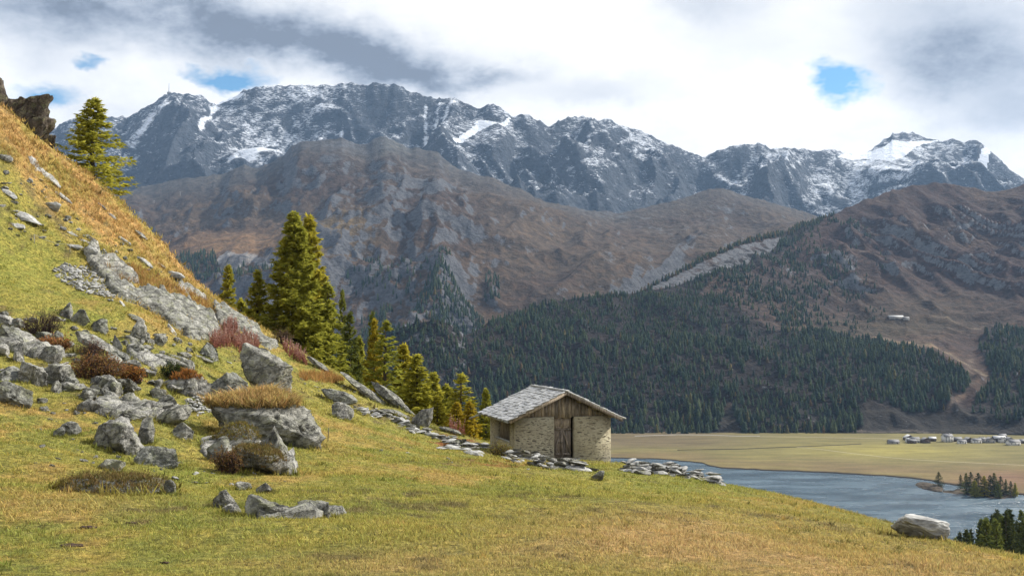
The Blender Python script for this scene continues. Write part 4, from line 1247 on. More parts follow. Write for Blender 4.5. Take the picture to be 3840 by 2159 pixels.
BIGS = [mesh('boulder', *rock_verts(540 + i, (1, r_, h_), 3, 16, 0.06, 0.06, 0.40, 0.82), MAT_ROCK) for i, (r_, h_) in enumerate(((0.8, 0.8), (0.7, 0.6), (0.9, 0.9), (0.6, 0.5), (0.75, 0.45), (0.85, 0.7)))]
for poly, n, (s0, s1), label, grp in FIELDS:
    xs = [a for a, _ in poly]; ys = [b for _, b in poly]
    k = 0
    while k < n:
        x, y = rs.uniform(min(xs), max(xs)), rs.uniform(min(ys), max(ys))
        if not in_poly(np.array([x]), np.array([y]), poly)[0]: continue
        g_ = hit(x, y)
        s_ = s0 + (s1 - s0) * rs.rand() ** 2
        isb = s0 > 0.35
        o = place('boulder' if isb else 'stone', (BIGS if isb else STONES)[rs.randint(6)], None, (g_[0], g_[1], g_[2] + 0.08 * s_), (rs.uniform(-0.3, 0.3), rs.uniform(-0.3, 0.3), rs.uniform(0, 6.3)), (s_, s_ * rs.uniform(0.7, 1.1), s_ * rs.uniform(0.7, 1.2)))
        SMALL.append((o, x, y, s_, label.split(' ')[1] if label.split(' ')[1] in ('grey', 'pale') else 'grey', grp))
        k += 1
# each small stone is told by the named rock it lies next to
sides = {}
for o, x, y, s_, hue, grp in SMALL:
    i = min(range(len(NAMED)), key=lambda j: math.hypot(x - NAMED[j][0], (y - NAMED[j][1]) * 1.3))
    nx, ny, nm = NAMED[i]
    if abs(x - nx) > 1.4 * abs(y - ny): side = 'right of' if x > nx else 'left of'
    else: side = 'below' if y > ny else 'above'
    sides.setdefault((nm, side, o.name.split('.')[0]), []).append((math.hypot(x - nx, y - ny), o, grp))
ORD = ('nearest', 'second', 'third', 'fourth', 'fifth', 'sixth', 'seventh', 'eighth', 'ninth', 'tenth', 'eleventh', 'twelfth', 'thirteenth', 'fourteenth', 'fifteenth', 'sixteenth', 'seventeenth', 'eighteenth', 'nineteenth', 'twentieth', 'twenty-first', 'twenty-second', 'twenty-third', 'twenty-fourth', 'twenty-fifth', 'twenty-sixth')
for (nm, side, _k), lst in sides.items():
    lst.sort(key=lambda a: a[0])
    for r_, (_, o, grp) in enumerate(lst):
        kd_ = 'smaller boulder' if o.name.startswith('boulder') else 'small stone'
        lab = ('%s lying %s the %s' % (kd_, side, nm)) if len(lst) == 1 else ('%s %s %s the %s, counting outward' % (ORD[min(r_, 25)], kd_, side, nm))
        tag(o, lab, 'stone' if kd_ == 'small stone' else 'rock', grp)


def rubble(name, label, poly, n, s0, s1, heap=0.0, mat=None):
    """uncounted scree: one mesh of many little stones"""
    V = []; Fc = []; nn = 0
    xs = [a for a, _ in poly]; ys = [b for _, b in poly]
    shapes = [rock_verts(700 + i, (1, 0.7, 0.45), 1, 7, 0.04, 0.02) for i in range(5)]
    pts = []
    while len(pts) < n:
        x = rs.uniform(min(xs), max(xs), 400); y = rs.uniform(min(ys), max(ys), 400)
        ok = in_poly(x, y, poly)
        pts += list(zip(x[ok], y[ok]))
    cx_, cy_ = np.mean(xs), np.mean(ys)
    for x, y in pts[:n]:
        P_ = hit(x, y)
        s_ = s0 + (s1 - s0) * rs.rand() ** 2.5
        v, f = shapes[rs.randint(5)]
        v = orient(v * s_, rs.uniform(-0.5, 0.5), rs.uniform(0, 6.3), rs.uniform(-0.5, 0.5))
        up_ = heap * max(0, 1 - math.hypot((x - cx_) / (max(xs) - cx_), (y - cy_) / (max(ys) - cy_))) * rs.rand()
        V.append(v + P_ + [0, 0, 0.1 * s_ + up_]); Fc.append(f + nn); nn += len(v)
    o = place(name, mesh(name, np.concatenate(V), np.concatenate(Fc), mat or MAT_PALE))
    return tag(o, label, 'rubble', None, 'stuff')


rubble('scree', 'hollow filled with small grey scree beside the big slab outcrop', [(190, 1010), (235, 993), (320, 998), (345, 1020), (400, 1065), (432, 1120), (420, 1135), (380, 1110), (320, 1098), (270, 1075), (215, 1045)], 520, 0.12, 0.42)
rubble('rubble', 'heap of small white stones between the boulder row and the capped block', [(690, 1498), (740, 1485), (790, 1510), (792, 1545), (740, 1560), (700, 1530)], 130, 0.09, 0.3, 0.3)
rubble('scree', 'shattered flakes below the ledge on the brow', [(800, 1180), (860, 1190), (1000, 1275), (1020, 1300), (960, 1290), (860, 1240)], 170, 0.12, 0.4, 0.0, MAT_ROCK)


# ------------------------------------------------------------------ fallen dry-stone walls: each stone a part
def stone_wall(label, line, n, s0, s1, tiers=1, spread=10):
    g0 = hit(*line[0])
    root = empty('dry_stone_wall', tuple(g0))
    tag(root, label, 'stone wall', None, 'thing')
    L = [0]
    for (a, b), (c, d_) in zip(line[:-1], line[1:]): L.append(L[-1] + math.hypot(c - a, d_ - b))
    for i in range(n):
        q_ = (i + rs.rand()) / n * L[-1]
        x = np.interp(q_, L, [a for a, _ in line]) + rs.normal() * spread * 0.4
        y = np.interp(q_, L, [b for _, b in line]) + rs.normal() * spread
        g_ = hit(x, y)
        s_ = rs.uniform(s0, s1)
        for k in range(1 + (rs.rand() < 0.6) * (tiers - 1)):
            sc = s_ * (1 - 0.15 * k)
            place('stone', STONES[rs.choice([1, 3, 4, 6, 0])], root, (g_[0] - g0[0] + rs.normal() * 0.05, g_[1] - g0[1] + rs.normal() * 0.08, g_[2] - g0[2] + 0.08 * sc + k * 0.17 * s_ * 1.6),
                  (rs.normal() * 0.12, rs.normal() * 0.15, rs.uniform(-0.6, 0.6)), (sc * 1.25, sc, sc * rs.uniform(0.6, 1.0)))
    return root


stone_wall('fallen wall of slate stones running down past the larches to the hut', [(1330, 1530), (1400, 1558), (1470, 1572), (1530, 1600), (1580, 1620), (1660, 1652), (1740, 1668), (1830, 1685)], 70, 0.3, 0.75, 2, 7)
stone_wall('loose line of flat stones in the grass below the fallen wall', [(1640, 1690), (1700, 1678), (1760, 1690), (1810, 1700)], 12, 0.4, 0.8, 1, 6)
stone_wall('tumbled heap of pale stones in front of the hut wall', [(1905, 1716), (1950, 1722), (2000, 1718), (2012, 1738), (2040, 1746)], 34, 0.25, 0.7, 3, 7)
stone_wall('row of flat slabs lying in the grass before the hut door', [(2065, 1752), (2120, 1756), (2150, 1764), (2200, 1764)], 10, 0.5, 1.0, 2, 3)
stone_wall('low dry-stone wall on the brow right of the hut above the lake', [(2352, 1766), (2420, 1772), (2500, 1778), (2560, 1784), (2610, 1792), (2650, 1800), (2702, 1815)], 70, 0.3, 0.7, 3, 4)
# ------------------------------------------------------------------ hut materials
m, t = material('lime_plaster')
p = t.obj()
n1 = t.noise(p, 1.3, 6, 0.62); n2 = t.noise(p, 11.0, 5, 0.7); n3 = t.noise(t.scl(p, (1, 1, 2.6)), 3.4, 6, 0.65, 0.5)
c = t.ramp(t.m('ADD', t.m('MULTIPLY', n1, 0.6), t.m('MULTIPLY', n2, 0.4)), [(0.32, (0.223, 0.195, 0.133)), (0.52, (0.361, 0.328, 0.233)), (0.70, (0.475, 0.442, 0.332))])
c = t.mix(t.m('MULTIPLY', t.rng(n3, 0.52, 0.64), 0.75), c, (0.133, 0.109, 0.081))
z = t.xyz(p)[2]
c = t.mix(t.m('MULTIPLY', t.rng(t.m('ADD', z, t.m('MULTIPLY', n1, 0.8)), 0.75, 0.1), 0.35), c, (0.380, 0.380, 0.361))
finish(t, c, 0.95, t.bump(t.m('ADD', n2, n3), 0.7, 0.04), 0.1)
M_PLASTER = m

m, t = material('weathered_larch_boards')
p = t.obj(); rnd = t.rand()
q = t.vm('ADD', t.scl(p, (9.0, 9.0, 0.8)), t.comb(t.m('MULTIPLY', rnd, 60.0), 0.0, t.m('MULTIPLY', rnd, 25.0)))
n1 = t.noise(q, 2.2, 6, 0.7, 0.3); n2 = t.noise(t.vm('ADD', p, t.comb(rnd, rnd, rnd)), 3.0, 4, 0.6)
c = t.ramp(n1, [(0.30, (0.053, 0.043, 0.035)), (0.50, (0.194, 0.162, 0.131)), (0.70, (0.357, 0.319, 0.275))])
c = t.mix(1.0, c, t.ramp(rnd, [(0.0, (0.683, 0.706, 0.775)), (0.6, (1.05, 1.03, 1.0)), (1.0, (1.5, 1.45, 1.36))]), 'MULTIPLY')
c = t.mix(t.m('MULTIPLY', t.rng(n2, 0.5, 0.7), 0.5), c, (0.053, 0.045, 0.040))
finish(t, c, 0.9, t.bump(n1, 0.6, 0.02), 0.15)
M_WOOD = m

m, t = material('stone_roof_slab')
p = t.obj(); rnd = t.rand()
off = t.vm('ADD', p, t.comb(t.m('MULTIPLY', rnd, 31.0), t.m('MULTIPLY', rnd, 77.0), 0.0))
n1 = t.noise(off, 5.0, 5, 0.7)
c = t.ramp(n1, [(0.3, (0.191, 0.194, 0.197)), (0.55, (0.382, 0.385, 0.388)), (0.8, (0.496, 0.496, 0.490))])
c = t.mix(1.0, c, t.ramp(rnd, [(0.0, 0.55), (0.35, 0.95), (1.0, 1.25)]), 'MULTIPLY')
finish(t, c, 0.42, t.bump(n1, 0.5, 0.02), 0.6)
M_TILE = m

m, t = material('wall_stone')
p = t.obj(); rnd = t.rand()
n1 = t.noise(t.vm('ADD', p, t.comb(t.m('MULTIPLY', rnd, 20.0), 0.0, 0.0)), 8.0, 4, 0.7)
c = t.ramp(t.m('ADD', t.m('MULTIPLY', rnd, 0.5), t.m('MULTIPLY', n1, 0.5)), [(0.2, (0.035, 0.032, 0.028)), (0.5, (0.11, 0.098, 0.075)), (0.8, (0.24, 0.20, 0.14))])
finish(t, c, 0.92, t.bump(n1, 0.6, 0.02), 0.2)
M_WSTONE = m


def flat_mat(name, col, rough=0.8, spec=0.2, metal=0.0, var=0.25, scale=6.0):
    m, t = material(name)
    n = t.noise(t.obj(), scale, 4, 0.6)
    c = t.mix(1.0, col, t.ramp(n, [(0.3, 1 - var), (0.7, 1 + var)]), 'MULTIPLY')
    finish(t, c, rough, None, spec, Metallic=metal)
    return m


M_TIN = flat_mat('zinc_gutter', (0.30, 0.31, 0.32), 0.45, 0.5, 0.6)
M_IRON = flat_mat('iron_strap', (0.05, 0.045, 0.042), 0.6, 0.4, 0.4)
M_DARK = flat_mat('dark_interior', (0.012, 0.011, 0.010), 0.9)
M_SLAB = flat_mat('door_step_stone', (0.33, 0.33, 0.31), 0.9)

# ------------------------------------------------------------------ hut
WID, DEP, TOPZ, PIT = 5.09, 5.2, 2.06, R(25.2)
hut = empty('stone_hut', tuple(hut_o), HUT_RZ)
tag(hut, 'small plastered stone hut with slab roof and wooden gable on the meadow brow', 'hut')
TH = 0.42
DU0, DU1 = 2.05, 3.13
b = MB()                                                     # front wall with the doorway, other walls butted inside
b.box((0, 0, -1.5), (DU0, TH, TOPZ)); b.box((DU1, 0, -1.5), (WID, TH, TOPZ)); b.box((DU0, 0.004, -1.5), (DU1, TH - 0.004, -0.03))
wall_f = b.build('front_wall', M_PLASTER, hut)
V0, V1, SZ = 1.05, 4.0, 0.72
b = MB()
b.box((0.003, TH, -1.5), (TH, V0, TOPZ)); b.box((0.003, V1, -1.5), (TH, DEP - TH, TOPZ)); b.box((0.006, V0, -1.5), (TH - 0.003, V1, SZ))
wall_l = b.build('side_wall', M_PLASTER, hut)
b = MB(); b.box((WID - TH, TH, -1.8), (WID - 0.003, DEP - TH, TOPZ))
b.build('side_wall', M_PLASTER, hut)
b = MB(); b.box((0, DEP - TH, -1.5), (WID, DEP, TOPZ))
gv = [(0.0, DEP - 0.2, TOPZ), (WID, DEP - 0.2, TOPZ), (WID / 2, DEP - 0.2, TOPZ + WID / 2 * math.tan(PIT)), (0.0, DEP - 0.05, TOPZ), (WID, DEP - 0.05, TOPZ), (WID / 2, DEP - 0.05, TOPZ + WID / 2 * math.tan(PIT))]
b.add(gv, [(0, 2, 1), (3, 4, 5), (0, 3, 5, 2), (1, 2, 5, 4)])
b.build('back_wall', M_PLASTER, hut)

# stones showing through the plaster
shapes = [mesh('stone', *rock_verts(900 + i, (1, 0.5, 1), 1, 8, 0.05, 0.0), M_WSTONE) for i in range(5)]
def embed(parent, n, u0, u1, z0, z1, side, seed, smin=0.08, smax=0.30):
    r = np.random.RandomState(seed)
    done = []
    k = 0
    for _ in range(n * 8):
        if k >= n: break
        l = smin + (smax - smin) * r.rand() ** 1.8; h = l * r.uniform(0.17, 0.36)
        u = r.uniform(u0 + l / 2, u1 - l / 2); zz = r.uniform(z0, z1)
        if any(abs(u - a) < (l + c) / 2 + 0.03 and abs(zz - b2) < (h + d_) / 2 + 0.02 for a, b2, c, d_ in done): continue
        done.append((u, zz, l, h)); k += 1
        loc = (u, 0.012, zz) if side == 'f' else (0.014, u, zz)
        place('stone', shapes[r.randint(5)], parent, loc, (0, r.normal() * 0.08 if side == 'f' else 0, 0 if side == 'f' else math.pi / 2), (l, 0.11, max(h, 0.04)))
embed(wall_f, 150, 0.02, DU0 - 0.02, -0.15, TOPZ - 0.06, 'f', 1, 0.12, 0.42)
embed(wall_f, 150, DU1 + 0.1, WID - 0.02, -0.75, TOPZ - 0.08, 'f', 2, 0.10, 0.36)
embed(wall_f, 34, DU0 - 0.62, DU0 - 0.02, 0.1, 1.15, 'f', 5, 0.10, 0.28)
embed(wall_l, 30, TH, V0 - 0.02, -0.1, TOPZ - 0.06, 'l', 3, 0.08, 0.22)
embed(wall_l, 26, V1 + 0.02, DEP - TH, 0.0, TOPZ - 0.06, 'l', 4, 0.08, 0.22)
embed(wall_l, 24, V0, V1, 0.0, SZ - 0.08, 'l', 6, 0.08, 0.25)
b = MB(); b.box((1.9, -0.32, -0.22), (3.35, 0.0, -0.035)); b.build('doorstep', M_SLAB, hut)

# door, set back in its opening
dy0 = TH - 0.16
door = None
b = MB(); b.box((DU0 + 0.006, dy0 + 0.05, -0.02), (DU1 - 0.10, dy0 + 0.07, TOPZ - 0.01)); door = b.build('door', M_WOOD, hut)
dw = (DU1 - 0.10 - DU0 - 0.012)
for i in range(7):
    a = DU0 + 0.006 + dw * i / 7
    b = MB(); b.box((a + 0.004, dy0 + rs.uniform(0, 0.008), -0.015), (a + dw / 7 - 0.004, dy0 + 0.05, 1.42)); b.build('plank', M_WOOD, door)
for s in (0, 1):
    a = DU0 + 0.006 + dw * 0.5 * s
    b = MB(); b.box((a + 0.02, dy0 - 0.01, 1.47), (a + dw / 2 - 0.02, dy0 + 0.045, TOPZ - 0.03)); pn = b.build('upper_panel', M_WOOD, door)
    b = MB()
    for (x0, x1, z0, z1) in ((0.02, 0.08, 1.47, 2.03), (dw / 2 - 0.08, dw / 2 - 0.02, 1.47, 2.03), (0.081, dw / 2 - 0.081, 1.95, 2.03), (0.081, dw / 2 - 0.081, 1.47, 1.55)):
        b.box((a + x0, dy0 - 0.035, z0), (a + x1, dy0 - 0.011, z1))
    b.build('frame', M_WOOD, pn)
for z0 in (0.12, 1.36):
    b = MB(); b.box((DU0 + 0.02, dy0 - 0.035, z0), (DU1 - 0.12, dy0 - 0.002, z0 + 0.10)); b.build('batten', M_WOOD, door)
mid = DU0 + dw / 2
b = MB(); b.box((mid - 0.075, dy0 - 0.055, 0.06), (mid + 0.075, dy0 - 0.036, 1.44)); b.build('cover_strip', M_WOOD, door)
for s in (-1, 1):
    M = Matrix.Translation((mid + s * 0.24, dy0 - 0.066, 0.80)) @ Matrix.Rotation(s * R(-19.5), 4, 'Y')
    b = MB(); b.box((-0.04, -0.012, -0.62), (0.04, 0.008, 0.60), M); b.build('brace', M_WOOD, door)
b = MB(); b.box((mid - 0.2, dy0 - 0.08, 0.74), (mid + 0.06, dy0 - 0.062, 0.77)); b.build('latch', M_IRON, door)
b = MB(); b.box((DU0 + 0.01, TH - 0.03, -0.02), (DU1 - 0.01, TH - 0.02, TOPZ)); b.build('door_backing', M_DARK, hut)

# boarded hatch in the side wall
b = MB(); b.box((TH - 0.06, V0 + 0.01, SZ), (TH - 0.04, V1 - 0.01, TOPZ)); hatch = b.build('hatch', M_DARK, hut)
nb_ = 13
for i in range(nb_):
    a = V0 + 0.02 + (V1 - V0 - 0.55) * i / nb_
    b = MB(); b.box((TH - 0.30 + rs.uniform(-0.01, 0.015), a + 0.008, SZ + 0.06), (TH - 0.265, a + (V1 - V0 - 0.55) / nb_ - 0.008, TOPZ - 0.03)); b.build('plank', M_WOOD, hatch)
b = MB(); b.box((-0.02, V0 + 0.02, SZ + 0.002), (TH - 0.26, V1 - 0.02, SZ + 0.06)); b.build('sill', M_SLAB, hut)
b = MB(); b.box((0.0, 0.5, TOPZ + 0.003), (0.30, DEP - 0.4, TOPZ + 0.14)); b.build('wall_plate', M_WOOD, hut)

# gable boarding
tanp = math.tan(PIT)
npl = 27
for i in range(npl):
    a0 = 0.10 + (WID - 0.2) * i / npl; a1 = 0.10 + (WID - 0.2) * (i + 1) / npl - 0.007
    h0, h1 = (TOPZ - 0.02 + min(a, WID - a) * tanp for a in (a0, a1))
    lowz = TOPZ + 0.012 - (0.06 if DU0 - 0.02 < (a0 + a1) / 2 < DU1 - 0.1 else 0.0)
    if max(h0, h1) - lowz < 0.06: continue
    f0 = 0.055 + rs.uniform(-0.008, 0.012)
    v = [(a0, f0, lowz), (a1, f0, lowz), (a1, f0, max(h1, lowz + 0.03)), (a0, f0, max(h0, lowz + 0.03))]
    v = v + [(x, y + 0.025, z) for x, y, z in v]
    b = MB(); b.add(v, [(0, 1, 2, 3), (4, 7, 6, 5), (0, 4, 5, 1), (1, 5, 6, 2), (2, 6, 7, 3), (3, 7, 4, 0)])
    b.build('gable_board', M_WOOD, hut)
b = MB(); b.add([(0.1, 0.12, TOPZ + 0.01), (WID - 0.1, 0.12, TOPZ + 0.01), (WID / 2, 0.12, TOPZ + WID / 2 * tanp - 0.08)], [(0, 1, 2)]); b.build('gable_backing', M_DARK, hut)

# roof: purlins, verge boards, decking, stone slabs
OH, FH, BH = 0.46, 0.55, 0.35
APX = TOPZ + WID / 2 * tanp + 0.12
for u in (0.1, 0.95, 1.75, WID / 2, WID - 1.75, WID - 0.95, WID - 0.1):
    zz = TOPZ + min(u, WID - u) * tanp - 0.03
    b = MB(); b.tube([(u, -FH + 0.16, zz), (u, 1.2, zz), (u, DEP + 0.2, zz)], 0.085, 8); b.build('purlin', M_WOOD, hut)
roof = empty('roof', (0, 0, 0)); roof.parent = hut
def slope_M(s):
    """frame of one roof face: x down the slope from the ridge, y along the ridge, z out of the roof"""
    c_, s_ = math.cos(PIT), math.sin(PIT)
    return Matrix(((s * c_, 0, s * s_, WID / 2), (0, 1, 0, 0), (-s_, 0, c_, APX), (0, 0, 0, 1)))
SL = (WID / 2 + OH) / math.cos(PIT)
for s in (-1, 1):
    M = slope_M(s)
    b = MB(); b.box((0.0, -FH + 0.02, -0.07), (SL - 0.02, DEP + BH, -0.035), M); b.build('roof_decking', M_WOOD, roof)
    b = MB(); b.box((0.03, -FH - 0.03, -0.17), (SL + 0.01, -FH + 0.018, -0.012), M); b.build('verge_board', M_WOOD, roof)
TL = (DEP + BH + FH)
tile_shapes = []
for i in range(6):
    r = np.random.RandomState(40 + i)
    v = np.array([(0, 0, 0), (1, 0, 0), (1, 1, 0), (0, 1, 0), (0, 0, 1), (1, 0, 1), (1, 1, 1), (0, 1, 1)], float)
    v[:, :2] += r.normal(size=(8, 2)) * 0.045; v[4:, 2] += r.normal(size=4) * 0.18
    v[[1, 2, 5, 6], 0] += r.normal() * 0.05
    b = MB(); b.add(v, [(0, 3, 2, 1), (4, 5, 6, 7), (0, 1, 5, 4), (1, 2, 6, 5), (2, 3, 7, 6), (3, 0, 4, 7)])
    tile_shapes.append(b.mesh('roof_slab', M_TILE))
NRW = 15
row_h = (SL + 0.06) / NRW
count = 0
for s in (-1, 1):
    M = slope_M(s)
    rest = MB()
    for i in range(NRW):
        y = -FH - 0.05 + (i % 2) * -0.03
        x0 = i * row_h
        while y < DEP + BH:
            wd = rs.uniform(0.22, 0.46)
            if y + wd > DEP + BH - 0.1: wd = DEP + BH + 0.03 - y
            # lies on the row below: lifted at its lower edge
            tl = Matrix.Translation((x0 - 0.10, y, -0.030 + rs.uniform(0, 0.012))) @ Matrix.Rotation(R(-5.5), 4, 'Y') @ Matrix.Diagonal((row_h + 0.16 + rs.normal() * 0.02, wd - 0.008, rs.uniform(0.045, 0.075), 1))
            if s == -1:
                o = place('roof_slab', tile_shapes[rs.randint(6)], roof); o.matrix_local = M @ tl; count += 1
            else:
                rest.box((0, 0, 0), (1, 1, 1), M @ tl)
            y += wd
    if s == 1: o = rest.build('roof_slabs', M_TILE, roof); o['kind'] = 'stuff'
b = MB(); b.box((WID / 2 - 0.17, -FH - 0.06, APX + 0.012), (WID / 2 + 0.12, DEP + BH, APX + 0.05)); b.build('ridge_slab', M_TILE, roof)
ge = (WID / 2 - (SL + 0.05) * math.cos(PIT), APX - (SL + 0.05) * math.sin(PIT) - 0.04)
b = MB(); b.tube([(ge[0], -FH + 0.02, ge[1] - 0.02), (ge[0], DEP + BH + 0.1, ge[1])], 0.05, 8)
b.tube([(ge[0], DEP + BH + 0.1, ge[1]), (ge[0] - 0.03, DEP + BH + 0.2, ge[1] - 0.12), (ge[0] - 0.55, DEP + BH + 0.2, ge[1] - 0.28)], 0.045, 7); b.build('gutter', M_TIN, hut, smooth=True)
print('roof slabs', count)
# ------------------------------------------------------------------ foliage materials
def leaf_mat(name, lo, hi, trans=0.35, scale=2.0):
    m, t = material(name)
    g_ = t.noise(t.obj(), scale, 3, 0.6)
    rnd = t.rand()
    c = t.mix(t.rng(g_, 0.35, 0.65), lo, hi)
    c = t.mix(1.0, c, t.ramp(rnd, [(0.0, (0.82, 0.86, 0.9)), (1.0, (1.15, 1.10, 1.0))]), 'MULTIPLY')
    d = t.node('ShaderNodeBsdfDiffuse', {0: c})
    tr = t.node('ShaderNodeBsdfTranslucent', {0: c})
    mx = t.node('ShaderNodeMixShader', {0: trans, 1: d, 2: tr})
    o = t.n.new('ShaderNodeOutputMaterial'); t.t.links.new(mx, o.inputs[0])
    return m


L_GREEN = leaf_mat('larch_needles_olive', (0.211, 0.217, 0.032), (0.404, 0.384, 0.061), 0.5)
L_GOLD = leaf_mat('larch_needles_gold', (0.330, 0.238, 0.025), (0.478, 0.374, 0.041), 0.5)
L_MID = leaf_mat('larch_needles_turning', (0.265, 0.247, 0.032), (0.460, 0.395, 0.052), 0.5)
L_DARK = leaf_mat('conifer_needles_dark', (0.082, 0.106, 0.030), (0.188, 0.202, 0.046), 0.4)
M_BARK = flat_mat('larch_bark', (0.065, 0.052, 0.043), 0.95, 0.1)


def larch_meshes(seed, H, Rr, nb, dens, low=0.06, sparse=0.0, needle=L_GREEN):
    """trunk with limbs, and a crown of needle sprays on drooping branches that turn up at their tips"""
    r = np.random.RandomState(seed)
    tr = MB()
    zz = np.linspace(-0.6, H * 0.985, 14)
    bend = np.cumsum(r.normal(size=(14, 2)) * 0.012 * H / 14, 0)
    rad = np.interp(zz / H, [-0.1, 0.02, 0.5, 1], [0.024 * H, 0.018 * H, 0.0095 * H, 0.0015 * H])
    trunk_pts = np.c_[bend, zz]
    tr.tube(trunk_pts, rad, 8)
    V = []
    br = []
    for i in range(nb):
        u = (i + r.rand()) / nb
        z = H * (low + (0.985 - low) * u ** 0.92)
        tt = (z / H - low) / (1 - low)
        L = Rr * ((1 - tt) ** 0.82) * (0.80 + 0.2 * sstep(tt, 0.0, 0.18)) * r.uniform(0.62, 1.18) + 0.012 * H
        if r.rand() < sparse * 0.5: continue
        a = i * 2.39996 + r.normal() * 0.6
        dr = np.array([math.cos(a), math.sin(a), 0]); sd = np.array([-math.sin(a), math.cos(a), 0])
        c0 = np.array([np.interp(z, zz, trunk_pts[:, 0]), np.interp(z, zz, trunk_pts[:, 1]), z])
        ns = 6
        s = np.linspace(0, 1, ns)
        slope0 = 0.36 * tt - 0.34 + r.normal() * 0.16
        curve = c0 + dr * (L * s)[:, None] + np.array([0, 0, 1.0]) * (L * (slope0 * s + (0.32 + r.normal() * 0.08) * s ** 2.4))[:, None] + sd * (L * 0.12 * r.normal() * s ** 2)[:, None]
        br.append((curve, max(0.006 * H * 0.25 * (1 - tt) + 0.008, 0.012)))
        n = int(dens * (0.25 + L / Rr) * (1 - 0.4 * sparse))
        q = r.rand(n) ** 0.75 * 0.93 + 0.07
        P = np.stack([np.interp(q, s, curve[:, k]) for k in range(3)], -1)
        lat = r.normal(size=n) * 0.17 * L * (1.15 - q)
        P += sd * lat[:, None] + dr * (np.abs(lat) * 0.35)[:, None]
        P[:, 2] += -np.abs(r.normal(size=n)) * 0.10 * L - np.abs(lat) * 0.12 + r.normal(size=n) * 0.02 * L
        ln = r.uniform(0.020, 0.046, n) * H * (0.72 if H > 10 else 0.9); wd = ln * r.uniform(0.16, 0.34, n)
        dv = dr * r.uniform(0.3, 1.0, (n, 1)) + sd * (np.sign(lat) * r.uniform(0.2, 1.1, n))[:, None] + np.array([0, 0, 1]) * r.normal(size=(n, 1)) * 0.42
        dv[:, 2] -= 0.12
        dv /= np.linalg.norm(dv, axis=1)[:, None]
        ot = np.cross(dv, r.normal(size=(n, 3))); ot /= np.linalg.norm(ot, axis=1)[:, None] + 1e-9
        A = P - ot * wd[:, None] - dv * ln[:, None] * 0.3; B = P + ot * wd[:, None] - dv * ln[:, None] * 0.2; C = P + dv * ln[:, None] * 0.8
        V.append(np.stack([A, B, C], 1).reshape(-1, 3))
    # leader
    n = int(dens * 1.6)
    P = np.c_[r.normal(size=(n, 2)) * 0.008 * H, H * (0.93 + 0.075 * r.rand(n))] + [bend[-1][0], bend[-1][1], 0]
    dv = r.normal(size=(n, 3)) * 0.7 + [0, 0, 0.6]; dv /= np.linalg.norm(dv, axis=1)[:, None]
    ot = np.cross(dv, r.normal(size=(n, 3))); ot /= np.linalg.norm(ot, axis=1)[:, None]
    ln = 0.022 * H
    V.append(np.stack([P - ot * ln * 0.25, P + ot * ln * 0.25, P + dv * ln], 1).reshape(-1, 3))
    for curve, rr in br:
        tr.tube(curve[::2] if len(curve) > 4 else curve, np.linspace(rr, rr * 0.3, len(curve[::2])), 3, False)
    V = np.concatenate(V)
    cm = mesh('crown', V, np.arange(len(V)).reshape(-1, 3), needle)
    return tr.mesh('trunk', M_BARK), cm


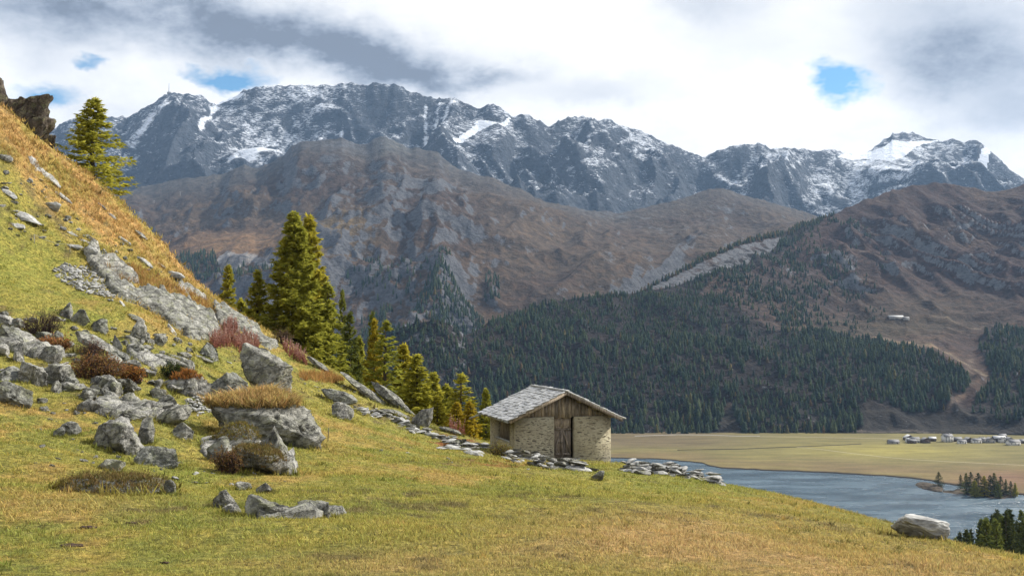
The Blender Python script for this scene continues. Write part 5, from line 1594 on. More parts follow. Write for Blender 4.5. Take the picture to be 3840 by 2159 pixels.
KIND = {}
def larch_kind(key, *a, **k): KIND[key] = larch_meshes(*a, **k)
larch_kind('tall', 1, 15.0, 2.75, 250, 95, 0.05)
larch_kind('tall2', 2, 14.0, 2.3, 220, 80, 0.05, needle=L_MID)
larch_kind('ridge', 3, 9.0, 2.05, 200, 44, 0.05, 0.25)
larch_kind('mid', 4, 10.0, 1.9, 150, 66, 0.04)
larch_kind('mid2', 5, 10.0, 1.75, 140, 62, 0.04, 0.15, needle=L_MID)
larch_kind('gold', 6, 9.0, 1.9, 135, 66, 0.02, needle=L_GOLD)
larch_kind('sparse', 7, 10.0, 1.7, 110, 46, 0.06, 0.35)
larch_kind('dark', 8, 12.0, 2.0, 140, 62, 0.04, 0.1, needle=L_DARK)
LARCHES = [  # photograph x, top y, distance, kind, crown width in px (at its widest), label
    (350, 366, 74, 'ridge', 300, 'lone larch with ragged branches on the hillside brow'),
    (857, 992, 86, 'mid2', 130, 'leftmost small larch behind the brow, before the grey cliff'),
    (966, 1012, 82, 'mid', 165, 'broad olive larch with a bare lower trunk, left of the tall larches'),
    (1112, 797, 80, 'tall', 285, 'tallest olive larch of the grove'),
    (1160, 812, 84, 'tall2', 245, 'tall larch twin standing close behind the tallest larch'),
    (1228, 1060, 82, 'mid', 215, 'olive larch shouldering the tall larches on the downhill side'),
    (1286, 1092, 96, 'dark', 120, 'thin dark conifer sticking up behind the grove'),
    (1310, 1170, 84, 'dark', 150, 'dark green conifer wedged against the downhill side of the grove'),
    (1394, 1172, 100, 'dark', 120, 'dark pine peeping out behind the gold-tipped larch'),
    (1404, 1196, 80, 'gold', 140, 'gold-tipped pointed larch, left of the two in the gap'),
    (1443, 1200, 77, 'sparse', 190, 'grey-green larch with its trunk showing, right of the two in the gap'),
    (1512, 1288, 82, 'mid2', 200, 'olive larch behind the great slabs, left of the drooping one'),
    (1565, 1328, 75, 'mid', 215, 'drooping olive larch above the pointed grey boulder'),
    (1625, 1396, 78, 'mid', 180, 'dusky larch between the drooping larch and the feathery larch'),
    (1676, 1440, 80, 'mid', 180, 'dark-shaded larch left of the feathery larch'),
    (1728, 1398, 72, 'sparse', 215, 'feathery thin-topped larch left of the hut'),
    (1712, 1505, 67, 'gold', 140, 'low golden larch, left of the pair beside the hut'),
    (1762, 1503, 66, 'gold', 135, 'bright golden larch, right of the pair beside the hut'),
    (1822, 1455, 72, 'mid', 110, 'small olive larch directly behind the hut gutter'),
    (1040, 1130, 92, 'dark', 190, 'shaded conifer filling the gap left of the tallest larch'),
    (1345, 1262, 86, 'mid', 150, 'small olive larch downhill of the dark green conifer'),
    (905, 1120, 90, 'mid', 150, 'low olive larch between the two small larches behind the brow'),
    (1640, 1480, 72, 'mid2', 140, 'bushy young larch above the flat brow slab'),
]
RAD = {'tall': (15.0, 2.75), 'tall2': (14.0, 2.3), 'ridge': (9.0, 2.05), 'dark': (12.0, 2.0), 'gold': (9.0, 1.9), 'mid': (10.0, 1.9), 'mid2': (10.0, 1.75), 'sparse': (10.0, 1.7)}
for i, (px_, ty, d_, kd, wpx, label) in enumerate(LARCHES):
    tm, cm = KIND[kd]
    X_ = at(px_, ty, d_)
    gz = ground_z(X_[0], X_[1])[0]
    Hn = float(X_[2] - gz)
    H0, R0 = RAD[kd]
    root = empty('larch_tree', (X_[0], X_[1], gz - 0.05), rs.uniform(0, 6.28))
    tag(root, label, 'tree', 'larches behind the brow')
    k = Hn / H0
    kw_ = wpx * cam_scale(d_) / 2 / (R0 * 0.92)
    for nm, me_ in (('trunk', tm), ('crown', cm)):
        place(nm, me_, root, None, None, (kw_, kw_, k))
    print('larch', px_, round(Hn, 1), round(kw_ * R0, 2))

# ------------------------------------------------------------------ turf blades
m, t = material('grass_blades')
c = t.attr('col')
d = t.node('ShaderNodeBsdfDiffuse', {0: c}); tr = t.node('ShaderNodeBsdfTranslucent', {0: c})
mx = t.node('ShaderNodeMixShader', {0: 0.35, 1: d, 2: tr})
o = t.n.new('ShaderNodeOutputMaterial'); t.t.links.new(mx, o.inputs[0])
M_BLADE = m


def blades(P, h, col, spread, nbl, r, lean=0.5, width=0.10):
    """nbl blades at every point: (verts, colours)"""
    n = len(P)
    P = np.repeat(P, nbl, 0); h = np.repeat(h, nbl) * r.uniform(0.55, 1.15, n * nbl); col = np.repeat(col, nbl, 0)
    sp = np.repeat(spread, nbl)
    a = r.uniform(0, 6.283, n * nbl)
    base = P + np.c_[np.cos(a) * sp * r.rand(n * nbl), np.sin(a) * sp * r.rand(n * nbl), np.zeros(n * nbl)]
    b = r.uniform(0, 6.283, n * nbl)
    ln = np.abs(r.normal(size=n * nbl)) * lean
    tip = base + np.c_[np.cos(b) * ln * h, np.sin(b) * ln * h, h]
    sd = np.c_[-np.sin(b + r.normal(size=n * nbl)), np.cos(b), np.zeros(n * nbl)] * (h * width * r.uniform(0.6, 1.4, n * nbl))[:, None]
    base[:, 2] -= 0.01
    V = np.stack([base - sd, base + sd, tip], 1).reshape(-1, 3)
    cc = col * r.uniform(0.5, 1.45, (n * nbl, 1)) * (1 + r.normal(size=(n * nbl, 3)) * 0.05)
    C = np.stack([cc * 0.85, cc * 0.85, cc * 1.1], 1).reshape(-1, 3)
    return V, np.clip(C, 0, 1)


r = np.random.RandomState(77)
NT_ = 95000
aa = np.radians(r.uniform(-31, 31, NT_)); dd = np.exp(r.uniform(math.log(8.5), math.log(78), NT_))
X_ = np.sin(aa) * dd; Y_ = np.cos(aa) * dd
Z_ = ground_z(X_, Y_)
hc = np.stack([X_ - hut_o[0], Y_ - hut_o[1]], -1) @ np.stack([hx, hy], -1)
keep = ~((hc[:, 0] > -0.05) & (hc[:, 0] < WID + 0.05) & (hc[:, 1] > 0.0) & (hc[:, 1] < DEP))
X_, Y_, Z_, dd = X_[keep], Y_[keep], Z_[keep], dd[keep]
colT = grass_colour(X_, Y_, Z_)
ppx, ppy = to_px(np.stack([X_, Y_, Z_], -1))
n1 = fbm(p3(X_ / 1.8, Y_ / 1.8), 3, 501)
dryT = sstep(ppx - ppy * 0.75, -520, -300) * (1 - sstep(ppy, 1180, 1330))
hT = (0.024 + 0.0014 * dd) * (1 + 0.5 * n1) * (1 + 1.0 * dryT)
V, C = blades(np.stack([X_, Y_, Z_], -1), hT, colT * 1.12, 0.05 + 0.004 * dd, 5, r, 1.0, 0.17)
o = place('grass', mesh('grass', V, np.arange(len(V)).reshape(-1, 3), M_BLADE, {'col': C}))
tag(o, 'short autumn turf covering the near slope', 'grass', None, 'stuff')


def sheaf(name, label, P, h, col, nbl, lean, width, spread, kind='stuff', cat='grass', seed=5):
    r = np.random.RandomState(seed)
    V, C = blades(P, h, col, spread, nbl, r, lean, width)
    o = place(name, mesh(name, V, np.arange(len(V)).reshape(-1, 3), M_BLADE, {'col': C}))
    return tag(o, label, cat, None, kind)


def scatter(poly, n, r):
    xs = [a for a, _ in poly]; ys = [b for _, b in poly]
    out = []
    while len(out) < n:
        x = r.uniform(min(xs), max(xs), 300); y = r.uniform(min(ys), max(ys), 300)
        ok = in_poly(x, y, poly)
        out += list(zip(x[ok], y[ok]))
    return np.array([hit(a, b) for a, b in out[:n]])


# tussocks standing above the turf
r = np.random.RandomState(79)
n = 5200
aa = np.radians(r.uniform(-30, 30, n)); dd = np.exp(r.uniform(math.log(9.5), math.log(60), n))
X_ = np.sin(aa) * dd; Y_ = np.cos(aa) * dd
ok = (fbm(p3(X_ / 2.2, Y_ / 2.2), 3, 601) > 0.02) & ~((np.abs(X_ - 2.3) < 4.5) & (np.abs(Y_ - 52.5) < 4.5))
X_, Y_, dd = X_[ok], Y_[ok], dd[ok]; n = len(X_)
P_ = np.stack([X_, Y_, ground_z(X_, Y_)], -1)
cl_ = grass_colour(P_[:, 0], P_[:, 1], P_[:, 2]) * np.where(r.rand(n, 1) < 0.55, r.uniform(0.4, 0.7, (n, 1)) * [[0.9, 1.05, 0.9]], r.uniform(1.0, 1.35, (n, 1)) * [[1.1, 1.0, 0.9]])
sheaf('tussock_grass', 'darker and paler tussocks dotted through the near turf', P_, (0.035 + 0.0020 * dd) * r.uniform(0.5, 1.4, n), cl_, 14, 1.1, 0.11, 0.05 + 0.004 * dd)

# long dry grass along the hillside and round the slabs
r = np.random.RandomState(78)
for lab, poly, n, h0, cc in (('long orange grass along the hillside brow', [(0, 430), (130, 530), (430, 740), (640, 965), (820, 1140), (780, 1150), (600, 1010), (400, 850), (150, 690), (0, 560)], 1100, 0.30, (0.38, 0.24, 0.085)),
                             ('rusty tussocks round the big slab outcrop', [(380, 1000), (500, 990), (640, 1060), (780, 1130), (820, 1190), (700, 1120), (560, 1080), (440, 1050)], 600, 0.32, (0.38, 0.225, 0.085)),
                             ('straw grass on the brow below the red fireweed', [(1120, 1400), (1240, 1400), (1290, 1425), (1250, 1440), (1130, 1425)], 260, 0.40, (0.42, 0.25, 0.09))):
    P_ = scatter(poly, n, r)
    cl_ = np.array(cc) * r.uniform(0.7, 1.2, (n, 1)) * (1 + r.normal(size=(n, 3)) * 0.06)
    sheaf('tall_grass', lab, P_, np.full(n, h0) * r.uniform(0.5, 1.2, n), cl_, 9, 0.7, 0.045, np.full(n, 0.2))

# turf growing on the tops of blocks
for k, (ob, cut, kindc) in enumerate(CAPS):
    r = np.random.RandomState(300 + k)
    me_ = ob.data
    nv_ = len(me_.polygons)
    ce = np.zeros(nv_ * 3); me_.polygons.foreach_get('center', ce); ce = ce.reshape(-1, 3)
    nn_ = np.zeros(nv_ * 3); me_.polygons.foreach_get('normal', nn_); nn_ = nn_.reshape(-1, 3)
    ar = np.zeros(nv_); me_.polygons.foreach_get('area', ar)
    zt = np.array([v.co.z for v in me_.vertices])
    lim = zt.max() * cut
    w_ = ar * (ce[:, 2] > lim) * (nn_[:, 2] > (0.45 if kindc != 'heath' else 0.2))
    if w_.sum() <= 0: continue
    n = {'straw': 1500, 'moss': 900, 'heath': 1600, 'rust': 300}[kindc]
    idx = r.choice(nv_, n, p=w_ / w_.sum())
    P_ = ce[idx] + np.array(ob.location) + r.normal(size=(n, 3)) * 0.05
    base_c = {'straw': (0.46, 0.325, 0.135), 'moss': (0.185, 0.150, 0.045), 'heath': (0.170, 0.130, 0.050), 'rust': (0.33, 0.15, 0.05)}[kindc]
    hh_ = {'straw': 0.26, 'moss': 0.06, 'heath': 0.055, 'rust': 0.12}[kindc]
    cl_ = np.array(base_c) * r.uniform(0.65, 1.25, (n, 1)) * (1 + r.normal(size=(n, 3)) * 0.07)
    sheaf('grass_cap', {'straw': 'long straw-coloured grass cap on the big block', 'moss': 'mossy turf on the outcrop before the capped block',
                        'heath': ('brown heath over the hump of the grey rib', 'brown heath over the low mound near the meadow edge')[k % 2], 'rust': 'rusty grass fringe on the dark mossy boulder'}[kindc],
          P_, np.full(n, hh_) * r.uniform(0.5, 1.3, n), cl_, 9 if kindc == 'straw' else 7, 1.3 if kindc == 'straw' else 0.9, 0.07 if kindc == 'straw' else 0.16, np.full(n, 0.12), seed=k)


# grass growing up round the feet of the boulders
r = np.random.RandomState(81)
ft = np.array(FOOT)
n = 34
a_ = r.uniform(0, 6.283, (len(ft), n)); q_ = r.uniform(0.86, 1.22, (len(ft), n))
X_ = (ft[:, 0:1] + np.cos(a_) * ft[:, 2:3] * 0.5 * q_).ravel(); Y_ = (ft[:, 1:2] + np.sin(a_) * ft[:, 3:4] * 0.5 * q_).ravel()
P_ = np.stack([X_, Y_, ground_z(X_, Y_)], -1)
cl_ = grass_colour(X_, Y_, P_[:, 2]) * r.uniform(0.6, 1.15, (len(X_), 1))
sheaf('grass_fringe', 'longer grass grown up round the boulders', P_, np.repeat(np.clip(ft[:, 2] * 0.11, 0.08, 0.24), n) * r.uniform(0.6, 1.3, len(X_)), cl_, 8, 0.7, 0.10, np.full(len(X_), 0.12))

# ------------------------------------------------------------------ shrubs and fireweed
M_TWIG = flat_mat('bare_twigs', (0.060, 0.040, 0.038), 0.9)
def shrub(label, box, leaf, nst, nleaf, seed, leafsize=0.05, name='shrub'):
    x0, x1, y0, y1 = box
    r = np.random.RandomState(seed)
    g_ = hit((x0 + x1) / 2, y1)
    k = cam_scale(g_[1])
    Wd, Hh = (x1 - x0) * k, (y1 - y0) * k
    root = empty(name, tuple(g_)); tag(root, label, 'shrub')
    tw = MB(); tips = []
    for i in range(nst):
        a = r.uniform(0, 6.283); rr = math.sqrt(r.rand())
        top = np.array([math.cos(a) * rr * Wd / 2, math.sin(a) * rr * Wd * 0.3, Hh * (1.05 - 0.55 * rr * rr) * r.uniform(0.7, 1.05)])
        base = top * [0.35, 0.35, 0] + [0, 0, -0.1]
        md = base * 0.5 + top * 0.5 + r.normal(size=3) * 0.06 * Hh
        tw.tube([base, md, top], [0.016, 0.011, 0.005], 3, False)
        tips += [md, top]
        for _ in range(3):
            s = md + (top - md) * r.rand(); e = s + r.normal(size=3) * [0.16, 0.12, 0.12] * Hh + [0, 0, 0.1 * Hh]
            tw.tube([s, e], [0.008, 0.004], 3, False); tips.append(e)
    tw.build('stems', M_TWIG, root)
    if nleaf:
        tips = np.array(tips)
        P_ = tips[r.randint(len(tips), size=nleaf)] + r.normal(size=(nleaf, 3)) * [0.10, 0.08, 0.08] * Hh
        P_[:, 2] = np.maximum(P_[:, 2], 0.02)
        dv = r.normal(size=(nleaf, 3)); dv /= np.linalg.norm(dv, axis=1)[:, None]
        ot = np.cross(dv, r.normal(size=(nleaf, 3))); ot /= np.linalg.norm(ot, axis=1)[:, None]
        V = np.stack([P_ - ot * leafsize * 0.5, P_ + ot * leafsize * 0.5, P_ + dv * leafsize], 1).reshape(-1, 3)
        cl_ = np.array(leaf) * r.uniform(0.55, 1.35, (nleaf, 1)) * (1 + r.normal(size=(nleaf, 3)) * 0.1)
        place('foliage', mesh('foliage', V, np.arange(len(V)).reshape(-1, 3), M_BLADE, {'col': np.repeat(np.clip(cl_, 0, 1), 3, 0)}), root)
    return root


shrub('bare dark-twigged bush at the foot of the green turf', (75, 245, 1165, 1262), (0.14, 0.11, 0.07), 110, 500, 1)
shrub('rust-brown bush covered in dry leaves amid the boulders', (235, 470, 1335, 1432), (0.20, 0.115, 0.05), 120, 3000, 2, 0.06)
shrub('purplish bare bush beside the long tilted slab', (300, 395, 1280, 1352), (0.17, 0.10, 0.07), 70, 400, 3)
shrub('orange leafy bush at the end of the rust-brown bush', (440, 545, 1375, 1432), (0.30, 0.14, 0.045), 60, 1300, 4, 0.06)
shrub('pale orange grass-like bush under the bare dark bush', (140, 260, 1262, 1316), (0.33, 0.17, 0.07), 50, 1300, 5, 0.07)
shrub('dark juniper cushion on the mossy boulder', (598, 690, 1372, 1420), (0.045, 0.060, 0.022), 60, 1700, 6, 0.06)
shrub('brown wiry bush on the brow beneath the tallest larch', (1020, 1100, 1232, 1290), (0.14, 0.10, 0.05), 70, 700, 7, 0.06)
shrub('tangled brown bush at the front of the heath hump', (800, 905, 1690, 1770), (0.16, 0.10, 0.045), 80, 1300, 8, 0.04)
shrub('small leafy bush in the grass at the hut corner', (1830, 1912, 1660, 1712), (0.20, 0.17, 0.05), 40, 900, 9, 0.05)


def fireweed(label, poly, n, h0, seed):
    r = np.random.RandomState(seed)
    P_ = scatter(poly, n, r)
    root = empty('fireweed', tuple(P_.mean(0))); tag(root, label, 'plant')
    Vs, Cs = [], []
    for p_ in P_:
        h = h0 * r.uniform(0.65, 1.2)
        le = r.normal(size=2) * 0.12 * h
        m_ = 16
        q = r.rand(m_)
        b_ = p_ + np.c_[le[0] * q, le[1] * q, h * q]
        dv = r.normal(size=(m_, 3)) * [1, 1, 0.4] + [0, 0, 0.9]
        dv /= np.linalg.norm(dv, axis=1)[:, None]
        l_ = (0.24 * h * (1.15 - q))[:, None]
        sd = np.cross(dv, r.normal(size=(m_, 3))); sd /= np.linalg.norm(sd, axis=1)[:, None]
        Vs.append(np.stack([b_ - sd * 0.035, b_ + sd * 0.035, b_ + dv * l_], 1).reshape(-1, 3))
        low = np.array([0.26, 0.105, 0.080]); hi_ = np.array([0.46, 0.33, 0.28])
        cc = low + (hi_ - low) * (q ** 2)[:, None] * r.uniform(0.4, 1.1)
        Cs.append(np.repeat(cc * r.uniform(0.7, 1.2), 3, 0))
        Vs.append(np.array([p_ - [0.015, 0, 0.05], p_ + [0.015, 0, -0.05], p_ + [le[0], le[1], h]])); Cs.append(np.array([[0.25, 0.10, 0.07]] * 3))
    V = np.concatenate(Vs) - P_.mean(0)
    place('stalks', mesh('stalks', V, np.arange(len(V)).reshape(-1, 3), M_BLADE, {'col': np.clip(np.concatenate(Cs), 0, 1)}), root)['kind'] = 'stuff'


fireweed('red fireweed stand below the broad slab, left patch', [(785, 1290), (820, 1262), (880, 1270), (865, 1300), (800, 1310)], 110, 0.75, 1)
fireweed('red fireweed stand on top of the slab, highest patch', [(835, 1245), (860, 1225), (890, 1235), (885, 1255), (845, 1262)], 70, 0.85, 2)
fireweed('red fireweed stand above the largest boulder, widest patch', [(870, 1300), (900, 1262), (950, 1275), (972, 1300), (960, 1330), (900, 1325)], 150, 0.85, 3)
fireweed('red fireweed fringe behind the largest boulder', [(1055, 1310), (1080, 1300), (1140, 1345), (1150, 1370), (1100, 1352)], 100, 0.8, 4)
fireweed('thin red fireweed stalks on the brow beside the golden larches', [(1675, 1612), (1730, 1625), (1740, 1636), (1690, 1630)], 16, 0.9, 5)

# fence posts and wire on the slope
M_WIRE = flat_mat('fence_wire', (0.25, 0.25, 0.24), 0.5, 0.4, 0.3)
posts = []
for (x, y, hpx, lab) in ((130, 912, 34, 'thin fence post beside the green turf'), (262, 948, 34, 'thin fence post above the scree hollow'), (328, 972, 40, 'leaning fence rod on the pale crowning block'),
                         (430, 1100, 26, 'short rusty rod on the left sheet'), (1229, 1654, 52, 'thin black fence rod standing in the meadow by the capped block'), (680, 1262, 34, 'thin rod below the broad slab')):
    g_ = hit(x, y); k = cam_scale(g_[1])
    b = MB(); b.tube([(0, 0, -0.2), (rs.normal() * 0.02, 0, hpx * k)], 0.014, 6)
    o = b.build('fence_post', M_IRON if x > 400 else M_WIRE, None, loc=tuple(g_)); tag(o, lab, 'fence post', 'fence posts'); posts.append(g_ + [0, 0, hpx * k * 0.95])
b = MB()
for a_, c_ in ((0, 1), (1, 2)):
    q = np.linspace(0, 1, 7)[:, None]
    pts = posts[a_] * (1 - q) + posts[c_] * q; pts[:, 2] -= 0.15 * (1 - (2 * q[:, 0] - 1) ** 2)
    b.tube(pts, 0.008, 4, False)
o = b.build('fence_wire', M_WIRE); tag(o, 'slack wire strung between the thin posts on the slope', 'wire')

# bare earth scrapes in the turf
M_EARTH = flat_mat('dark_earth', (0.050, 0.034, 0.028), 0.95, 0.1, 0.0, 0.5, 30.0)
for i, (x, y, wpx, hpx, lab) in enumerate(((268, 2046, 90, 12, 'long dark earth scrape in the near turf'), (330, 1980, 70, 12, 'dark earth scrape above the long one'), (615, 2112, 40, 8, 'small dark earth scrape near the lower edge'),
                                           (490, 1962, 44, 8, 'faint earth scrape right of the others'))):
    g_ = hit(x, y); k = cam_scale(g_[1])
    v, f = rock_verts(860 + i, (wpx * k, wpx * k * 0.45, hpx * k * 1.2), 3, 4, 0.14, 0.0)
    o = place('earth_scrape', mesh('earth_scrape', v, f, M_EARTH), None, (g_[0], g_[1], g_[2] + 0.01)); tag(o, lab, 'earth', 'earth scrapes')
# ------------------------------------------------------------------ forest across the lake
m, t = material('forest_conifer')
c = t.attr('col'); rnd = t.rand()
n = t.noise(t.pos(), 0.9, 3, 0.6)
c = t.mix(1.0, c, t.ramp(n, [(0.3, 0.65), (0.7, 1.35)]), 'MULTIPLY')
finish(t, c, 0.95, None, 0.1)
M_FOREST = m


def conifer_shape(seed, tiers=6, seg=7):
    """unit-height conifer of ragged hanging tiers"""
    r = np.random.RandomState(seed)
    V, Fc = [], []
    n = 0
    for i in range(tiers):
        u = i / tiers
        z0 = 0.06 + 0.86 * u
        z1 = min(z0 + 0.30 + 0.05 * r.rand(), 1.0)
        rad = 0.175 * (1 - u) ** 0.85 + 0.022
        a = np.arange(seg) * 2 * np.pi / seg + r.rand() * 6
        rr = rad * r.uniform(0.62, 1.25, seg)
        ring = np.c_[np.cos(a) * rr, np.sin(a) * rr, z0 + r.normal(size=seg) * 0.025]
        V.append(np.concatenate([ring, [[r.normal() * 0.008, r.normal() * 0.008, z1]]]))
        Fc += [(n + j, n + (j + 1) % seg, n + seg) for j in range(seg)]
        n += seg + 1
    return np.concatenate(V), np.array(Fc)


SHAPES = [conifer_shape(60 + i) for i in range(6)]
GREENS = np.array([(0.014, 0.026, 0.015), (0.019, 0.032, 0.017), (0.011, 0.020, 0.014), (0.030, 0.039, 0.015), (0.023, 0.034, 0.015)])  # needle greens darkened in place of cloud shade over the wood
AUTUMN = np.array([(0.075, 0.058, 0.018), (0.065, 0.040, 0.016), (0.055, 0.050, 0.016)])


def sample_surface(P, mask, n, r):
    """random points on a lofted sheet where mask is true, even per area"""
    e1 = P[:-1, 1:] - P[:-1, :-1]; e2 = P[1:, :-1] - P[:-1, :-1]
    ar = np.linalg.norm(np.cross(e1, e2), axis=-1) * mask[:-1, :-1]
    c = np.cumsum(ar.ravel()); i = np.searchsorted(c, r.rand(n) * c[-1])
    i = np.clip(i, 0, ar.size - 1)
    rr, cc = np.divmod(i, ar.shape[1])
    a, b = r.rand(n, 1), r.rand(n, 1)
    return P[rr, cc] + e1[rr, cc] * a + e2[rr, cc] * b, rr, cc


def tree_cols(n, r, autumn):
    c = GREENS[r.randint(len(GREENS), size=n)] * r.uniform(0.75, 1.35, (n, 1))
    k = r.rand(n) < autumn
    c[k] = AUTUMN[r.randint(len(AUTUMN), size=k.sum())] * r.uniform(0.6, 1.2, (k.sum(), 1))
    return c


def forest_mesh(pts, H, Wf, cols, r):
    """many trees as one mass"""
    Vs, Fs, Cs = [], [], []
    n = 0
    which = r.randint(len(SHAPES), size=len(pts))
    for s, (v, f) in enumerate(SHAPES):
        k = np.where(which == s)[0]
        if not len(k): continue
        a = r.rand(len(k)) * 6.283
        ca, sa = np.cos(a), np.sin(a)
        x = v[None, :, 0] * ca[:, None] - v[None, :, 1] * sa[:, None]; y = v[None, :, 0] * sa[:, None] + v[None, :, 1] * ca[:, None]
        h = H[k][:, None]; wv = (H[k] * Wf[k])[:, None]
        P = np.stack([x * wv + pts[k, 0:1], y * wv + pts[k, 1:2], v[None, :, 2] * h + pts[k, 2:3] - 0.5], -1)
        Vs.append(P.reshape(-1, 3))
        Fs.append((f[None] + (np.arange(len(k)) * len(v))[:, None, None] + n).reshape(-1, 3))
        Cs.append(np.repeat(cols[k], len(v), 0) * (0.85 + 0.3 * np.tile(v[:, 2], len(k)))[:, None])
        n += len(k) * len(v)
    return np.concatenate(Vs), np.concatenate(Fs), np.concatenate(Cs)


r = np.random.RandomState(5)
clear = nzC2 > 0.50
near_edge = 0.25 + 0.75 * sstep(nzC + 0.7 * nzC2, -0.45, 0.15)
maskC = (in_for & ~clear) * near_edge
strip = in_poly(pxC, pyC, CRAG_C)
maskC = maskC * (~strip)
# the thin line of larches along the crag's upper edge and the loose trees above the wood
edge_line = in_poly(pxC, pyC, [(2400, 1100), (2440, 1072), (2560, 1008), (2700, 940), (2800, 900), (2960, 862), (3090, 812), (3140, 795), (3120, 812), (2960, 880), (2800, 915), (2700, 955), (2560, 1022)])
loose = in_poly(pxC, pyC, [(2960, 870), (3200, 800), (3330, 960), (3300, 1110), (3180, 1210), (2900, 1240), (2640, 1100), (2700, 1040), (2850, 990)])
pts, rr, cc = sample_surface(PC, maskC, 11000, r)
H = (r.uniform(0, 1, len(pts)) * 9 + 7) * (1 + 0.45 * fbm(p3(pts[:, 0] / 60, pts[:, 1] / 60), 3, 222)) * (0.85 + 0.25 * (1 - SC[rr, cc]))
p2, r2_, c2_ = sample_surface(PC, (edge_line).astype(float), 420, r)
p3_, r3_, c3_ = sample_surface(PC, loose * (0.06 + sstep(nzC2 + 0.8 * nzC, -0.15, 0.45)) * (1 - 0.85 * sstep(pxC + pyC * 0.5, 3450, 3750)), 1250, r)
p4_, r4_, c4_ = sample_surface(PC, in_poly(pxC, pyC, [(3200, 1240), (3330, 1170), (3300, 1150), (3150, 1180)]) * 1.0, 45, r)
allp = np.concatenate([pts, p2, p3_, p4_]); allH = np.concatenate([H, r.uniform(8, 15, len(p2)), r.uniform(7, 15, len(p3_)), r.uniform(6, 11, len(p4_))])
allC = tree_cols(len(allp), r, 0.035); allC[len(pts):len(pts) + len(p2)] = tree_cols(len(p2), r, 0.35)
fpx, fpy = to_px(allp)
vis = (fpx > 1860) & (fpx < 3835) & ~((fpx < 2345) & (fpy > 1440)) & (np.arange(len(allp)) < len(pts))
big_i = np.where(vis)[0]
big_i = big_i[np.argsort(allp[big_i, 1] - allH[big_i] * 12)][:300]
rest = np.ones(len(allp), bool); rest[big_i] = False
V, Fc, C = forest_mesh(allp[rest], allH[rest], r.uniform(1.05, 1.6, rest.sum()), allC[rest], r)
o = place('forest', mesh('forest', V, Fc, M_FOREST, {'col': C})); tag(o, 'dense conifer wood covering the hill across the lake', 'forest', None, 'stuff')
TM = []
for i in range(12):
    v, f = conifer_shape(80 + i, 7, 8)
    cc_ = tree_cols(1, r, 0.0 if i < 9 else 1.0)[0]
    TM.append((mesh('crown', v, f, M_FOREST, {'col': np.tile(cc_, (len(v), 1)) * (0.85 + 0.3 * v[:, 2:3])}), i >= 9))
tb = MB(); tb.tube([(0, 0, -0.04), (0, 0, 0.5), (0, 0, 0.9)], [0.016, 0.010, 0.003], 5); TRUNK_FAR = tb.mesh('trunk', M_BARK)
for i in big_i:
    me_, au = TM[r.choice(9) if r.rand() > 0.05 else r.choice([9, 10, 11])]
    h = float(allH[i]) * 1.12
    root = empty('conifer_tree', tuple(allp[i] - [0, 0, 0.3]), r.rand() * 6.28)
    tag(root, 'yellowing conifer among the dark front trees of the wood across the lake' if au else 'dark green conifer at the front of the wood across the lake', 'tree',
        'yellowing conifers at the front of the wood' if au else 'dark conifers at the front of the wood')
    wd = h * r.uniform(1.0, 1.45)
    place('crown', me_, root, None, None, (wd, wd, h)); place('trunk', TRUNK_FAR, root, None, None, (h, h, h))

# woods on the lower flanks of the brown mountain
mB = in_poly(pxB, pyB, [(1340, 1240), (1350, 1130), (1430, 1080), (1560, 1050), (1680, 1045), (1760, 1080), (1830, 1130), (1900, 1180), (1760, 1240)]) * sstep(nzB2, -0.45, 0.1) \
    + in_poly(pxB, pyB, [(560, 1000), (600, 920), (700, 905), (800, 930), (830, 1010), (800, 1060), (700, 1080), (580, 1060)]) * 0.8 + in_poly(pxB, pyB, [(800, 1040), (1040, 1020), (1060, 1090), (900, 1130), (800, 1100)]) * 0.5 \
    + in_poly(pxB, pyB, [(1280, 980), (1420, 900), (1500, 960), (1700, 1010), (1650, 1050), (1400, 1080)]) * 0.16 + in_poly(pxB, pyB, [(1820, 960), (1880, 970), (1870, 1060), (1810, 1050)]) * 0.5
pb, rb_, cb_ = sample_surface(PB, mB, 1500, r)
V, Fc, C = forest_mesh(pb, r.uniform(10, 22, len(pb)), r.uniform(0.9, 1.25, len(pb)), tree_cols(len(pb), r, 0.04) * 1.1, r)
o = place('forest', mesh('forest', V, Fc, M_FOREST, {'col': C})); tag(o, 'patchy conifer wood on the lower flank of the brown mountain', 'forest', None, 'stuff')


# ------------------------------------------------------------------ trees near the lake: lower right clump, islet
def lake_tree(px_, ty, base, d_, kd, wf, label, grp):
    tm, cm = KIND[kd]
    X_ = at(px_, ty, d_)
    Hn = max(float(X_[2] - base), 5.0)
    H0 = {'tall': 15.0, 'tall2': 14.0, 'ridge': 9.0, 'dark': 12.0, 'pine': 12.0, 'gold': 9.0}.get(kd, 10.0)
    root = empty('conifer_tree', (X_[0], X_[1], base - 0.2), r.rand() * 6.28)
    tag(root, label, 'tree', grp)
    k = Hn / H0
    for nm, me_ in (('trunk', tm), ('crown', cm)): place(nm, me_, root, None, None, (k * wf, k * wf, k))


